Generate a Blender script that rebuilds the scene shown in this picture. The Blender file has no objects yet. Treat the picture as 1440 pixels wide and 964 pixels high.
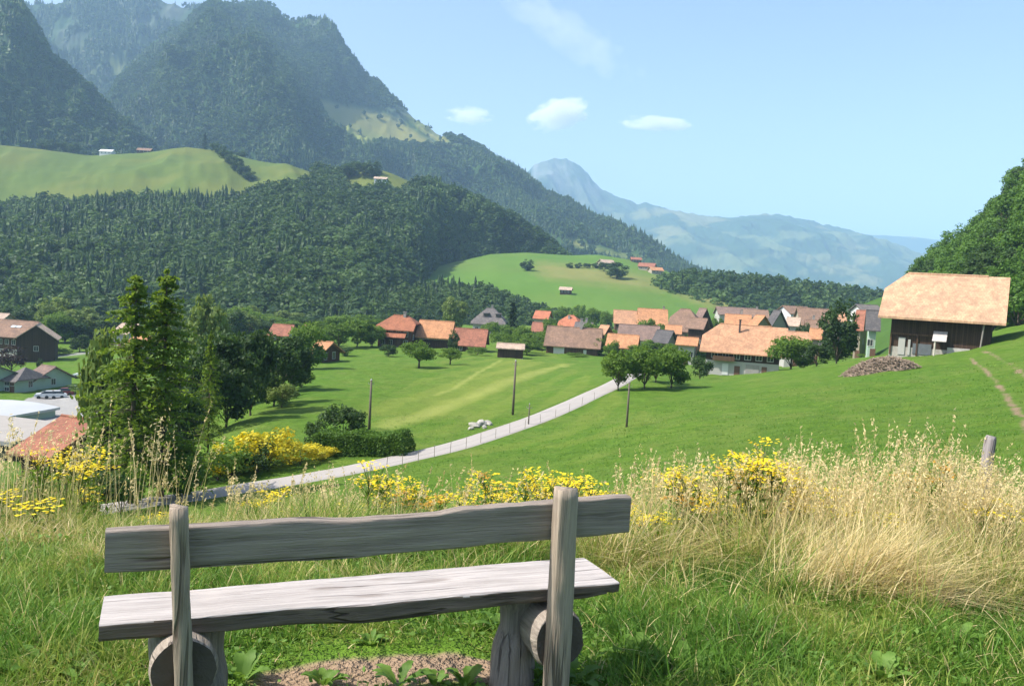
import bpy, bmesh, math, random
import numpy as np
from mathutils import Vector, Matrix

SC = bpy.context.scene
COL = SC.collection
RAD = math.radians
rng = np.random.default_rng(7)
random.seed(7)

# ------------------------------------------------------------------ camera
F = 1247.0
ROLL = RAD(3.2)
HZ = 395.0
PITCH = math.atan(87.0 / F / math.cos(ROLL))
FWD = np.array([0, math.cos(PITCH), -math.sin(PITCH)])
UP0 = np.array([0, math.sin(PITCH), math.cos(PITCH)])
RX = np.array([1.0, 0, 0])
CR = math.cos(ROLL) * RX + math.sin(ROLL) * UP0
CU = -math.sin(ROLL) * RX + math.cos(ROLL) * UP0

def ray(px, py):
    return FWD + (px - 720.0) / F * CR + (482.0 - py) / F * CU

def at(px, py, D):
    d = ray(px, py)
    return d * (D / d[1])

def at_z(px, py, z):
    d = ray(px, py)
    return d * (z / d[2])

def project(P):
    P = np.asarray(P, float)
    dep = P @ FWD
    dep = np.where(dep < 1e-3, 1e-3, dep)
    return 720 + F * (P @ CR) / dep, 482 - F * (P @ CU) / dep

def yh(px):
    return HZ + math.tan(ROLL) * (px - 720)

def pz(px, z, D):           # picture row of height z at distance D
    return yh(px) - z / D * F

# ------------------------------------------------------------------ helpers
def mk(name, V, faces, mat=None, parent=None, smooth=False, attrs=None, mats=None, midx=None):
    me = bpy.data.meshes.new(name)
    V = np.asarray(V, np.float32).reshape(-1, 3)
    if not isinstance(faces, (list, tuple)):
        faces = [faces]
    faces = [np.asarray(f, np.int32) for f in faces if len(f)]
    me.vertices.add(len(V))
    me.vertices.foreach_set('co', V.ravel())
    tot = sum(f.size for f in faces)
    npoly = sum(len(f) for f in faces)
    me.loops.add(tot)
    me.polygons.add(npoly)
    li = np.concatenate([f.ravel() for f in faces])
    cnt = np.concatenate([np.full(len(f), f.shape[1], np.int32) for f in faces])
    st = np.concatenate([[0], np.cumsum(cnt)[:-1]]).astype(np.int32)
    me.loops.foreach_set('vertex_index', li)
    me.polygons.foreach_set('loop_start', st)
    if smooth:
        me.polygons.foreach_set('use_smooth', np.ones(npoly, bool))
    if mats:
        for m in mats:
            me.materials.append(m)
        me.polygons.foreach_set('material_index', np.asarray(midx, np.int32))
    elif mat:
        me.materials.append(mat)
    if attrs:
        for k, a in attrs.items():
            at_ = me.attributes.new(k, 'FLOAT', 'POINT')
            at_.data.foreach_set('value', np.asarray(a, np.float32))
    me.update(calc_edges=True)
    o = bpy.data.objects.new(name, me)
    COL.objects.link(o)
    if parent:
        o.parent = parent
    return o

def tag(o, label=None, cat=None, group=None, kind=None):
    if label: o['label'] = label
    if cat: o['category'] = cat
    if group: o['group'] = group
    if kind: o['kind'] = kind
    return o

def empty(name, loc=(0, 0, 0), rz=0, label=None, cat=None, group=None):
    o = bpy.data.objects.new(name, None)
    o.empty_display_size = 0.2
    COL.objects.link(o)
    o.location = loc
    o.rotation_euler = (0, 0, rz)
    return tag(o, label, cat, group)

def dup(src, loc, rz=0, scale=(1, 1, 1), label=None, group=None):
    r = src.copy(); COL.objects.link(r)
    r.location = loc; r.rotation_euler = (0, 0, rz); r.scale = scale
    if label: r['label'] = label
    if group: r['group'] = group
    elif 'group' in r: del r['group']
    for ch in list(src.children):
        c = ch.copy(); COL.objects.link(c); c.parent = r
        for g in list(ch.children):
            d = g.copy(); COL.objects.link(d); d.parent = c
    return r

class MB:
    """collects boxes, tubes and polygons for ONE mesh object"""
    def __init__(s):
        s.v = []; s.f = []
    def add(s, V, Fc):
        b = len(s.v)
        s.v += [tuple(map(float, p)) for p in V]
        s.f += [tuple(i + b for i in f) for f in Fc]
        return s
    def box(s, x0, x1, y0, y1, z0, z1):
        return s.add([(x0, y0, z0), (x1, y0, z0), (x1, y1, z0), (x0, y1, z0), (x0, y0, z1), (x1, y0, z1), (x1, y1, z1), (x0, y1, z1)],
                     [(0, 3, 2, 1), (4, 5, 6, 7), (0, 1, 5, 4), (1, 2, 6, 5), (2, 3, 7, 6), (3, 0, 4, 7)])
    def tube(s, pts, rad, n=6, cap=True):
        pts = [np.array(p, float) for p in pts]
        rad = rad if hasattr(rad, '__len__') else [rad] * len(pts)
        V = []
        for i, p in enumerate(pts):
            t = pts[min(i + 1, len(pts) - 1)] - pts[max(i - 1, 0)]
            t = t / (np.linalg.norm(t) + 1e-9)
            a = np.cross(t, [0, 1, 0] if abs(t[1]) < .9 else [1, 0, 0]); a /= np.linalg.norm(a)
            b = np.cross(t, a)
            for k in range(n):
                w = 2 * math.pi * k / n
                V.append(p + rad[i] * (math.cos(w) * a + math.sin(w) * b))
        Fc = []
        for i in range(len(pts) - 1):
            for k in range(n):
                k2 = (k + 1) % n
                Fc.append((i * n + k, i * n + k2, (i + 1) * n + k2, (i + 1) * n + k))
        if cap:
            Fc.append(tuple(range(n))[::-1]); Fc.append(tuple(range((len(pts) - 1) * n, len(pts) * n)))
        return s.add(V, Fc)
    def build(s, name, mat, parent=None, smooth=False, bevel=0):
        me = bpy.data.meshes.new(name)
        me.from_pydata(s.v, [], s.f)
        if bevel:
            bm = bmesh.new(); bm.from_mesh(me)
            bmesh.ops.bevel(bm, geom=list(bm.edges), offset=bevel, segments=2, affect='EDGES', clamp_overlap=True)
            bm.to_mesh(me); bm.free()
        me.materials.append(mat)
        if smooth:
            for p in me.polygons: p.use_smooth = True
        me.update()
        o = bpy.data.objects.new(name, me); COL.objects.link(o)
        if parent: o.parent = parent
        return o

# ---- numpy noise
def _h(ix, iy, seed):
    n = (ix.astype(np.int64) * 374761393 + iy.astype(np.int64) * 668265263 + seed * 1442695041) & 0x7fffffff
    n = ((n ^ (n >> 13)) * 1274126177) & 0x7fffffff
    return ((n ^ (n >> 16)) & 0xffff) / 65535.0
def vnoise(x, y, seed=0):
    x = np.asarray(x, float); y = np.asarray(y, float)
    ix = np.floor(x); iy = np.floor(y); fx = x - ix; fy = y - iy
    fx = fx * fx * fx * (fx * (fx * 6 - 15) + 10); fy = fy * fy * fy * (fy * (fy * 6 - 15) + 10)
    a = _h(ix, iy, seed); b = _h(ix + 1, iy, seed); c = _h(ix, iy + 1, seed); d = _h(ix + 1, iy + 1, seed)
    return (a * (1 - fx) + b * fx) * (1 - fy) + (c * (1 - fx) + d * fx) * fy
def fbm(x, y, o=4, seed=0):
    s = 0; a = .5; t = 0
    for i in range(o):
        s = s + a * vnoise(x, y, seed + i * 17); t += a
        x = x * 2.03 + 5.1; y = y * 2.03 - 3.7; a *= .5
    return s / t
def ridged(x, y, o=4, seed=0):
    s = 0; a = .5; t = 0
    for i in range(o):
        s = s + a * (1 - np.abs(2 * vnoise(x, y, seed + i * 31) - 1)); t += a
        x = x * 2.1 + 3.3; y = y * 2.1 + 1.7; a *= .5
    return s / t
def smooth(a, b, x):
    t = np.clip((np.asarray(x, float) - a) / (b - a), 0, 1)
    return t * t * (3 - 2 * t)
def seg_dist(x, y, pts):
    x = np.asarray(x, float); y = np.asarray(y, float)
    best = np.full(x.shape, 1e9)
    for (a, b) in zip(pts[:-1], pts[1:]):
        ax, ay, bx, by = a[0], a[1], b[0], b[1]
        dx, dy = bx - ax, by - ay
        t = np.clip(((x - ax) * dx + (y - ay) * dy) / (dx * dx + dy * dy + 1e-9), 0, 1)
        best = np.minimum(best, np.hypot(x - ax - t * dx, y - ay - t * dy))
    return best
def inpoly(px, py, poly):
    r = np.zeros(np.shape(px), bool)
    n = len(poly)
    for i in range(n):
        x1, y1 = poly[i]; x2, y2 = poly[(i + 1) % n]
        c = ((y1 > py) != (y2 > py)) & (px < (x2 - x1) * (py - y1) / ((y2 - y1) + 1e-9) + x1)
        r ^= c
    return r

# ------------------------------------------------------------------ materials
def newmat(name):
    m = bpy.data.materials.new(name); m.use_nodes = True
    nt = m.node_tree
    for n in list(nt.nodes): nt.nodes.remove(n)
    out = nt.nodes.new('ShaderNodeOutputMaterial')
    return m, nt, out
class NT:
    def __init__(s, nt): s.nt = nt
    def n(s, t, **kw):
        nd = s.nt.nodes.new(t)
        for k, v in kw.items():
            if k == 'ins':
                for i, val in v.items():
                    if isinstance(val, bpy.types.NodeSocket): s.nt.links.new(val, nd.inputs[i])
                    else: nd.inputs[i].default_value = val
            else: setattr(nd, k, v)
        return nd
    def mix(s, fac, a, b, mode='MIX'):
        nd = s.nt.nodes.new('ShaderNodeMix'); nd.data_type = 'RGBA'; nd.blend_type = mode
        for i, v in ((0, fac), (6, a), (7, b)):
            if isinstance(v, bpy.types.NodeSocket): s.nt.links.new(v, nd.inputs[i])
            else: nd.inputs[i].default_value = v
        return nd.outputs[2]
    def math(s, op, a, b=0.0, clamp=False):
        nd = s.nt.nodes.new('ShaderNodeMath'); nd.operation = op; nd.use_clamp = clamp
        for i, v in ((0, a), (1, b)):
            if isinstance(v, bpy.types.NodeSocket): s.nt.links.new(v, nd.inputs[i])
            else: nd.inputs[i].default_value = v
        return nd.outputs[0]
    def ramp(s, fac, stops):
        nd = s.nt.nodes.new('ShaderNodeValToRGB')
        el = nd.color_ramp.elements
        while len(el) < len(stops): el.new(.5)
        for e, (p, c) in zip(el, stops): e.position = p; e.color = c
        s.nt.links.new(fac, nd.inputs[0])
        return nd.outputs[0]
    def noise(s, vec, scale, detail=4, rough=.55, dist=0):
        return s.n('ShaderNodeTexNoise', ins={'Vector': vec, 'Scale': scale, 'Detail': detail, 'Roughness': rough, 'Distortion': dist}).outputs[0]
    def attr(s, name):
        return s.n('ShaderNodeAttribute', attribute_name=name).outputs['Fac']
    def bump(s, h, strength=.3, dist=.02):
        return s.n('ShaderNodeBump', ins={'Height': h, 'Strength': strength, 'Distance': dist}).outputs[0]
def C(r, g, b): return (r, g, b, 1)
def coords(N, kind='Object'):
    return N.n('ShaderNodeTexCoord').outputs[kind]
def mapped(N, vec, scale):
    return N.n('ShaderNodeMapping', ins={'Vector': vec, 'Scale': scale}).outputs[0]

def leaf_mat(name, dark, light, trans=.35, objvar=.25, rough=.6):
    m, nt, out = newmat(name); N = NT(nt)
    t = N.attr('tint')
    r = N.n('ShaderNodeObjectInfo').outputs['Random']
    fac = N.math('ADD', t, N.math('MULTIPLY', N.math('SUBTRACT', r, .5), objvar), clamp=True)
    col = N.mix(fac, C(*dark), C(*light))
    d = N.n('ShaderNodeBsdfPrincipled', ins={'Base Color': col, 'Roughness': rough, 'Specular IOR Level': .25})
    tr = N.n('ShaderNodeBsdfTranslucent', ins={'Color': N.mix(.5, col, C(light[0] * 1.6, light[1] * 1.5, light[2] * .8))})
    mx = N.n('ShaderNodeMixShader', ins={0: trans, 1: d.outputs[0], 2: tr.outputs[0]})
    nt.links.new(mx.outputs[0], out.inputs[0])
    return m
def simple_mat(name, col, rough=.7, var=.25, scale=3.0, bump=0.0, spec=.3, metallic=0):
    m, nt, out = newmat(name); N = NT(nt)
    v = coords(N)
    n = N.noise(v, scale, 5)
    c = N.mix(n, C(*[x * (1 - var) for x in col]), C(*[min(1, x * (1 + var)) for x in col]))
    ins = {'Base Color': c, 'Roughness': rough, 'Specular IOR Level': spec, 'Metallic': metallic}
    if bump: ins['Normal'] = N.bump(N.noise(v, scale * 4, 4), bump, .02)
    b = N.n('ShaderNodeBsdfPrincipled', ins=ins)
    nt.links.new(b.outputs[0], out.inputs[0])
    return m
_rm = {}
def roof_mat(col, tile=.35):
    key = ('roof', col, tile)
    if key in _rm: return _rm[key]
    m, nt, out = newmat('roof_tiles'); N = NT(nt)
    v = coords(N)
    w1 = N.n('ShaderNodeTexBrick', ins={'Vector': mapped(N, v, (1, 1.3, 1)), 'Scale': 1.0, 'Mortar Size': .012, 'Brick Width': tile * .8, 'Row Height': tile,
             'Color1': C(*[x * .82 for x in col]), 'Color2': C(*[min(1, x * 1.15) for x in col]), 'Mortar': C(*[x * .55 for x in col])})
    n = N.noise(v, .6, 5, .6); n2 = N.noise(v, 4, 3)
    c = N.mix(N.math('MULTIPLY', smoothstep(N, n, .38, .66), .65), w1.outputs['Color'], C(col[0] * .55, col[1] * .6, col[2] * .65))
    c = N.mix(N.math('MULTIPLY', smoothstep(N, N.noise(v, 1.7, 4, .65), .5, .7), .5), c, C(min(1, col[0] * 1.35), min(1, col[1] * 1.35), min(1, col[2] * 1.3)))
    sx = N.n('ShaderNodeSeparateXYZ', ins={0: v})
    st = N.noise(mapped(N, v, (3, .25, .25)), 1.0, 3)
    c = N.mix(N.math('MULTIPLY', smoothstep(N, st, .55, .75), .3), c, C(col[0] * .45, col[1] * .42, col[2] * .4))
    b = N.n('ShaderNodeBsdfPrincipled', ins={'Base Color': c, 'Roughness': .85, 'Specular IOR Level': .2,
            'Normal': N.bump(w1.outputs['Fac'], .5, .04)})
    nt.links.new(b.outputs[0], out.inputs[0])
    _rm[key] = m
    return m
def smoothstep(N, v, a, b):
    return N.n('ShaderNodeMapRange', interpolation_type='SMOOTHSTEP', ins={'Value': v, 'From Min': a, 'From Max': b}).outputs[0]
def plank_mat(name, col, width=.22, vertical=True, var=.35):
    m, nt, out = newmat(name); N = NT(nt)
    v = coords(N)
    sp = N.n('ShaderNodeSeparateXYZ', ins={0: v})
    a = N.math('ADD', sp.outputs[0], sp.outputs[1]) if vertical else sp.outputs[2]
    q = N.math('DIVIDE', a, width)
    fr = N.math('FRACT', q)
    fl = N.math('FLOOR', q)
    rn = N.n('ShaderNodeTexWhiteNoise', noise_dimensions='1D', ins={'W': fl}).outputs[0]
    g = N.noise(mapped(N, v, (9, 9, .7) if vertical else (.7, .7, 9)), 1.5, 4)
    fac = N.math('ADD', N.math('MULTIPLY', rn, .6), N.math('MULTIPLY', g, .4))
    c = N.mix(fac, C(*[x * (1 - var) for x in col]), C(*[min(1, x * (1 + var)) for x in col]))
    gap = N.math('LESS_THAN', fr, .07)
    c = N.mix(gap, c, C(*[x * .3 for x in col]))
    b = N.n('ShaderNodeBsdfPrincipled', ins={'Base Color': c, 'Roughness': .85, 'Specular IOR Level': .2, 'Normal': N.bump(N.math('SUBTRACT', g, gap), .4, .02)})
    nt.links.new(b.outputs[0], out.inputs[0])
    return m
def bench_mat(name, light, dark, axis=0, rings=False):
    m, nt, out = newmat(name); N = NT(nt)
    v = coords(N)
    sc = [14, 14, 14]; sc[axis] = .55
    g = N.noise(mapped(N, v, tuple(sc)), 2.2, 6, .65, .4)
    sc2 = [45, 45, 45]; sc2[axis] = 1.6
    g2 = N.noise(mapped(N, v, tuple(sc2)), 2.0, 4, .7)
    sc3 = [7, 7, 7]; sc3[axis] = .33
    crk = N.noise(mapped(N, v, tuple(sc3)), 1.6, 3, .5)
    gate = smoothstep(N, N.noise(v, 2.3, 2), .42, .56)
    crack = N.math('MULTIPLY', N.math('SUBTRACT', 1.0, smoothstep(N, N.math('ABSOLUTE', N.math('SUBTRACT', crk, .5)), .004, .018)), gate)
    knot = N.n('ShaderNodeTexVoronoi', ins={'Vector': mapped(N, v, (2.2, 9, 9) if axis == 0 else (9, 9, 2.2)), 'Scale': 1.0, 'Randomness': 1.0}).outputs[0]
    kn = N.math('SUBTRACT', 1.0, smoothstep(N, knot, .08, .22))
    fac = N.math('ADD', N.math('MULTIPLY', g, .5), N.math('MULTIPLY', g2, .5))
    c = N.ramp(fac, [(.33, C(*dark)), (.5, C(*[(a + b) / 2 for a, b in zip(light, dark)])), (.66, C(*light))])
    blot = smoothstep(N, N.noise(v, 3.0, 3), .5, .75)
    c = N.mix(N.math('MULTIPLY', blot, .3), c, C(light[0] * 1.0, light[1] * .93, light[2] * .85))
    c = N.mix(N.math('MULTIPLY', crack, .7), c, C(dark[0] * .35, dark[1] * .32, dark[2] * .3))
    c = N.mix(N.math('MULTIPLY', kn, .5), c, C(dark[0] * .55, dark[1] * .48, dark[2] * .42))
    h = N.math('SUBTRACT', N.math('ADD', g2, N.math('MULTIPLY', g, .8)), N.math('MULTIPLY', crack, 1.2))
    b = N.n('ShaderNodeBsdfPrincipled', ins={'Base Color': c, 'Roughness': .8, 'Specular IOR Level': .25, 'Normal': N.bump(h, .9, .008)})
    nt.links.new(b.outputs[0], out.inputs[0])
    return m
# ------------------------------------------------------------------ ground surface
CP = []
def cp(px, py, D): CP.append(at(px, py, D))
def cz(px, D, z):
    py = pz(px, z, D); p = at(px, py, D); CP.append(np.array([p[0], p[1], z]))
for px in (-250, 100, 400, 720, 1050, 1350, 1690):
    for D in (2.0, 2.8, 3.6, 4.4):
        cz(px, D, -1.6)
    e = (px - 720) / 900.0
    cz(px, 5.4, -1.74 + .02 * e)
    cz(px, 7.0, -2.22 + .22 * e)
    cz(px, 10.0, -3.0 + .55 * e)
for px, z in ((-250, -7.2), (100, -6.8), (400, -6.5), (720, -6.0), (950, -5.2), (1300, -3.7), (1690, -1.5)):
    cz(px, 20, z)
for px, py, D in ((1300, 620, 30), (1300, 580, 50), (1300, 540, 72), (1300, 505, 100), (1330, 495, 115),
                  (1430, 640, 22), (1430, 590, 40), (1430, 540, 62), (1430, 500, 88), (1430, 472, 112), (1440, 456, 145),
                  (1550, 560, 40), (1550, 470, 90), (1650, 420, 110), (1240, 503, 118),
                  (1100, 640, 32), (1100, 600, 48), (1100, 560, 74), (1100, 532, 105), (1100, 522, 132),
                  (950, 640, 40), (950, 600, 60), (950, 570, 80), (950, 547, 105), (960, 531, 140), (1200, 508, 138)):
    cp(px, py, D)
ROADPX = [(-60, 744, -13.7), (20, 737, -13.6), (109, 724, -13.5), (190, 710, -13.4), (272, 699, -13.3), (389, 680, -13.1), (480, 664, -12.95), (560, 647, -12.8),
          (637, 629, -12.65), (700, 609, -12.5), (762, 587, -12.3), (815, 564, -12.15), (860, 543, -12.0), (884, 530, -12.3), (905, 518, -13.0)]
ROAD = [at_z(*p) for p in ROADPX]
for p in ROAD:
    CP.append(p)
for a, b in zip(ROAD[:-1], ROAD[1:]):
    t = (b - a); nrm = np.array([-t[1], t[0], 0]); nrm /= np.linalg.norm(nrm)
    m = (a + b) / 2
    CP.append(m + nrm * 3.0 + np.array([0, 0, -.25])); CP.append(m - nrm * 3.0 + np.array([0, 0, .35]))
for px, py, z in ((600, 600, -13.1), (500, 600, -13.3), (400, 590, -14.0), (350, 592, -14.2), (650, 560, -14.2), (560, 521, -16.3), (690, 530, -15.4),
                  (600, 496, -18.2), (700, 502, -17.6), (770, 540, -14.8), (800, 512, -17.2), (840, 500, -18.4), (450, 508, -18.0), (420, 540, -16.0), (530, 545, -15.0)):
    CP.append(at_z(px, py, z))
for px, D, z in ((880, 320, -20), (700, 330, -20.5), (560, 300, -20), (1040, 168, -15.2), (1040, 300, -19), (1200, 250, -16), (1300, 250, -12), (1120, 420, -20), (900, 430, -21),
                 (700, 450, -22), (500, 420, -24), (300, 420, -27), (100, 420, -29), (-100, 420, -29), (90, 232, -28), (90, 180, -28), (-50, 180, -28), (30, 250, -29),
                 (20, 135, -27), (-80, 110, -26), (100, 90, -24), (-60, 65, -19), (150, 66, -17.5), (40, 52, -15.2), (250, 80, -17), (250, 130, -22), (300, 190, -23), (380, 240, -21), (400, 150, -17.5),
                 (-250, 46, -13), (-250, 110, -26), (-250, 250, -29)):
    cz(px, D, z)
for px in (-300, 0, 300, 600, 900, 1200, 1500, 1800):
    cz(px, 560, -26); cz(px, 850, -30)
CP = np.array(CP)
def qmap(x, y):
    r = np.hypot(x, y); a = np.arctan2(x, y)
    return np.stack([np.clip(a, -.8, .8) * 3.0, np.log(np.clip(r, 2.0, 900.0))], -1)
_Q = qmap(CP[:, 0], CP[:, 1])
def _ker(A, B):
    d2 = ((A[:, None, :] - B[None, :, :]) ** 2).sum(-1)
    return .5 * d2 * np.log(d2 + 1e-9)
_n = len(CP)
_A = np.zeros((_n + 3, _n + 3)); _A[:_n, :_n] = _ker(_Q, _Q) + 2e-3 * np.eye(_n)
_A[:_n, _n] = 1; _A[:_n, _n + 1:] = _Q; _A[_n:, :_n] = _A[:_n, _n:].T
_W = np.linalg.solve(_A, np.concatenate([CP[:, 2], np.zeros(3)]))
def gz(x, y):
    x = np.asarray(x, float); y = np.asarray(y, float); sh = x.shape
    x = x.ravel(); y = y.ravel(); out = np.empty(x.shape)
    for i in range(0, len(x), 20000):
        q = qmap(x[i:i + 20000], y[i:i + 20000])
        out[i:i + 20000] = _ker(q, _Q) @ _W[:_n] + _W[_n] + q @ _W[_n + 1:]
    r = np.hypot(x, y); a = np.abs(np.arctan2(x, y))
    w = smooth(.8, 1.6, a)
    out = out * (1 - w) + (-1.6 + 0 * r) * w
    out = np.where(r < 2.5, -1.6 + (out + 1.6) * smooth(1.5, 2.5, r), out)
    far = smooth(700, 1000, r)
    out = out * (1 - far) - 30 * far
    return out.reshape(sh)
def hit(px, py, dmin=2.5, dmax=800):
    d = ray(px, py); D = np.geomspace(dmin, dmax, 1500)
    P = d[None, :] * (D / d[1])[:, None]
    below = P[:, 2] < gz(P[:, 0], P[:, 1])
    i = int(np.argmax(below)) if below.any() else len(D) - 1
    return P[i]
def ground_pt(px, D):
    """point on the ground in the column px, D metres ahead"""
    z = -10.0
    for _ in range(4):
        p = at(px, pz(px, z, D), D); z = float(gz(p[0], p[1]))
    return np.array([p[0], p[1], z])

# land cover measured on the ground itself
TRACK = [hit(*p) for p in ((1362, 503), (1385, 520), (1400, 537), (1415, 556), (1440, 588), (1475, 640))]
TRACK2 = [hit(*p) for p in ((1380, 494), (1405, 503), (1425, 515), (1445, 532), (1470, 550))]
DIRT = [hit(*p) for p in ((395, 958), (470, 948), (560, 940), (650, 938), (700, 950))]
ST1 = [hit(*p) for p in ((612, 556), (640, 545), (672, 524), (696, 511), (705, 506))]
ST2 = [hit(*p) for p in ((545, 598), (600, 583), (660, 560), (715, 536), (760, 522), (800, 512))]
BAND_A = [hit(*p) for p in ((590, 580), (650, 553), (700, 528), (735, 508))]
VALLEY_ROAD = [at_z(*p) for p in ((30, 503, -28.5), (80, 501, -28.5), (125, 498, -28.5), (200, 495, -28))]
YARD = [at_z(px, py, -28.0) for px, py in ((30, 566), (62, 548), (110, 546), (150, 551), (150, 600), (30, 600))]

az_in = np.radians(np.arange(-34.5, 34.6, .14))
az = np.concatenate([np.radians(np.arange(-180, -34.5, 4.0)), az_in, np.radians(np.arange(36, 180.1, 4.0))])
rr = np.concatenate([[.3, .8, 1.4], np.geomspace(1.9, 700, 430), [800, 1000, 1600, 3000, 6000, 10000, 12500]])
A_, R_ = np.meshgrid(az, rr)
GX = R_ * np.sin(A_); GY = R_ * np.cos(A_); GZ = gz(GX, GY)
rd = seg_dist(GX, GY, ROAD)
GZ = GZ + (fbm(GX * .35, GY * .35, 3, 3) - .5) * .5 * smooth(9, 40, R_) * smooth(2.5, 6, rd) + (fbm(GX * 3, GY * 3, 3, 5) - .5) * .07 * (1 - smooth(8, 20, R_))
nr, nc = GX.shape
def gridfaces(nr, nc):
    i = np.arange(nr - 1)[:, None] * nc + np.arange(nc - 1)[None, :]
    return np.stack([i, i + 1, i + nc + 1, i + nc], -1).reshape(-1, 4)[:, ::-1]
dirt = np.clip(1 - seg_dist(GX, GY, DIRT) / .16, 0, 1) ** .5
dirt = np.maximum(dirt, .75 * np.clip(1.1 - seg_dist(GX, GY, TRACK) / .48, 0, 1) * (.35 + .75 * fbm(GX, GY, 2, 9)))
dirt = np.maximum(dirt, .6 * np.clip(1.15 - seg_dist(GX, GY, TRACK2) / .7, 0, 1) * (.4 + .8 * fbm(GX, GY, 2, 19)))
rd = seg_dist(GX, GY, ROAD)
dirt = np.maximum(dirt, .55 * np.clip(1.3 - np.abs(rd - 1.6) / .5, 0, 1) * fbm(GX * .6, GY * .6, 2, 21))
stripe = np.clip(1.2 - seg_dist(GX, GY, ST1) / .55, 0, 1) * .6 * np.clip(.4 + fbm(GX * .5, GY * .5, 3, 61), 0, 1)
stripe = np.maximum(stripe, np.clip(1.3 - seg_dist(GX, GY, ST2) / 1.5, 0, 1) * .55 * np.clip(.35 + fbm(GX * .3, GY * .3, 3, 62), 0, 1))
lower = ((rd > 2) & (GY > 60) & (GX < 12)) * 1.0
ba = seg_dist(GX, GY, BAND_A)
dry = .55 * np.clip(1 - ba / 9, 0, 1) * lower
dry = dry + .30 * lower * smooth(-.3, .5, np.sin(seg_dist(GX, GY, ST2) * 1.15 + 1.5 * fbm(GX * .1, GY * .1, 2, 5))) * (GX > -14)
tall = smooth(4.8, 5.8, R_) * (1 - smooth(8.5, 11.5, R_))
pav = inpoly(GX, GY, [(p[0], p[1]) for p in YARD]) * 1.0
pav = np.maximum(pav, np.clip(1.4 - seg_dist(GX, GY, VALLEY_ROAD) / 3.0, 0, 1))

m, nt, out = newmat('meadow'); N = NT(nt); v = coords(N)
n1 = N.noise(v, .05, 5, .6); n2 = N.noise(v, .7, 4, .6); n3 = N.noise(v, 9, 4, .7); n4 = N.noise(mapped(N, v, (1, 1, 1)), .16, 4, .65)
g = N.ramp(N.math('ADD', N.math('MULTIPLY', n2, .5), N.math('MULTIPLY', n3, .5)),
           [(.3, C(.048, .102, .009)), (.5, C(.087, .166, .016)), (.7, C(.142, .230, .030))])
g = N.mix(N.math('MULTIPLY', smoothstep(N, n4, .42, .66), .6), g, C(.130, .185, .032))
g = N.mix(N.math('MULTIPLY', smoothstep(N, n1, .5, .75), .35), g, C(.055, .165, .018))
n5 = N.noise(mapped(N, v, (1.2, 2.2, 1)), 1.6, 5, .7)
g = N.mix(N.math('MULTIPLY', smoothstep(N, n5, .46, .70), .6), g, C(.040, .096, .010))
g = N.mix(N.math('MULTIPLY', smoothstep(N, N.noise(v, .33, 6, .7), .52, .68), .4), g, C(.165, .200, .045))
g = N.mix(N.math('MULTIPLY', N.attr('dry'), .9), g, C(.200, .240, .045))
g = N.mix(N.attr('stripe'), g, C(.300, .320, .085))
g = N.mix(N.math('MULTIPLY', N.attr('tall'), .75), g, C(.10, .12, .03))
dm = N.math('MULTIPLY', N.attr('dirt'), N.math('ADD', .35, n3), clamp=True)
g = N.mix(smoothstep(N, dm, .22, .6), g, N.mix(n3, C(.20, .135, .085), C(.34, .245, .165)))
g = N.mix(N.attr('pave'), g, N.mix(n2, C(.27, .26, .25), C(.36, .35, .335)))
b = N.n('ShaderNodeBsdfPrincipled', ins={'Base Color': g, 'Roughness': .9, 'Specular IOR Level': .1, 'Normal': N.bump(N.math('ADD', n3, N.math('MULTIPLY', N.math('ADD', n2, n5), 1.6)), .85, .16)})
nt.links.new(b.outputs[0], out.inputs[0]); M_MEADOW = m
ground = mk('ground', np.stack([GX, GY, GZ], -1), gridfaces(nr, nc)[:, ::-1], M_MEADOW, smooth=True,
            attrs={'dirt': dirt.ravel(), 'stripe': stripe.ravel(), 'dry': dry.ravel(), 'tall': tall.ravel(), 'pave': pav.ravel()})
tag(ground, kind='structure')

# the lane
def lane(name, pts, width, mat, lift=.05, n=160, crown=.05):
    pts = np.array(pts)[:, :2]
    # catmull-rom
    P = np.vstack([2 * pts[0] - pts[1], pts, 2 * pts[-1] - pts[-2]])
    outp = []
    for i in range(1, len(P) - 2):
        for t in np.linspace(0, 1, 14, endpoint=False):
            p0, p1, p2, p3 = P[i - 1:i + 3]
            outp.append(.5 * ((2 * p1) + (-p0 + p2) * t + (2 * p0 - 5 * p1 + 4 * p2 - p3) * t * t + (-p0 + 3 * p1 - 3 * p2 + p3) * t ** 3))
    Q = np.array(outp); T = np.gradient(Q, axis=0); T /= np.linalg.norm(T, axis=1)[:, None]
    Nn = np.stack([-T[:, 1], T[:, 0]], 1)
    offs = np.linspace(-.5, .5, 9) * width
    rows = []
    for k, o in enumerate(offs):
        wob = (fbm(np.arange(len(Q)) * .35, np.full(len(Q), k), 3, 40) - .5) * .35 * (abs(o) > .45 * width)
        q = Q + Nn * (o + wob)[:, None]
        z = gz(Q[:, 0], Q[:, 1]) * .2 + gz(q[:, 0], q[:, 1]) * .8 + lift + crown * (1 - (2 * o / width) ** 2)
        if k in (0, 8): z = z - .3
        rows.append(np.stack([q[:, 0], q[:, 1], z], 1))
    V = np.stack(rows, 1)
    return mk(name, V, gridfaces(V.shape[0], V.shape[1]), mat, smooth=True)
m, nt, out = newmat('lane_gravel'); N = NT(nt); v = coords(N)
n1 = N.noise(v, .5, 4); n2 = N.noise(v, 12, 4, .7)
c = N.mix(N.math('ADD', N.math('MULTIPLY', n1, .5), N.math('MULTIPLY', n2, .5)), C(.26, .235, .215), C(.385, .355, .33))
b = N.n('ShaderNodeBsdfPrincipled', ins={'Base Color': c, 'Roughness': .9, 'Specular IOR Level': .15, 'Normal': N.bump(n2, .3, .02)})
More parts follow.
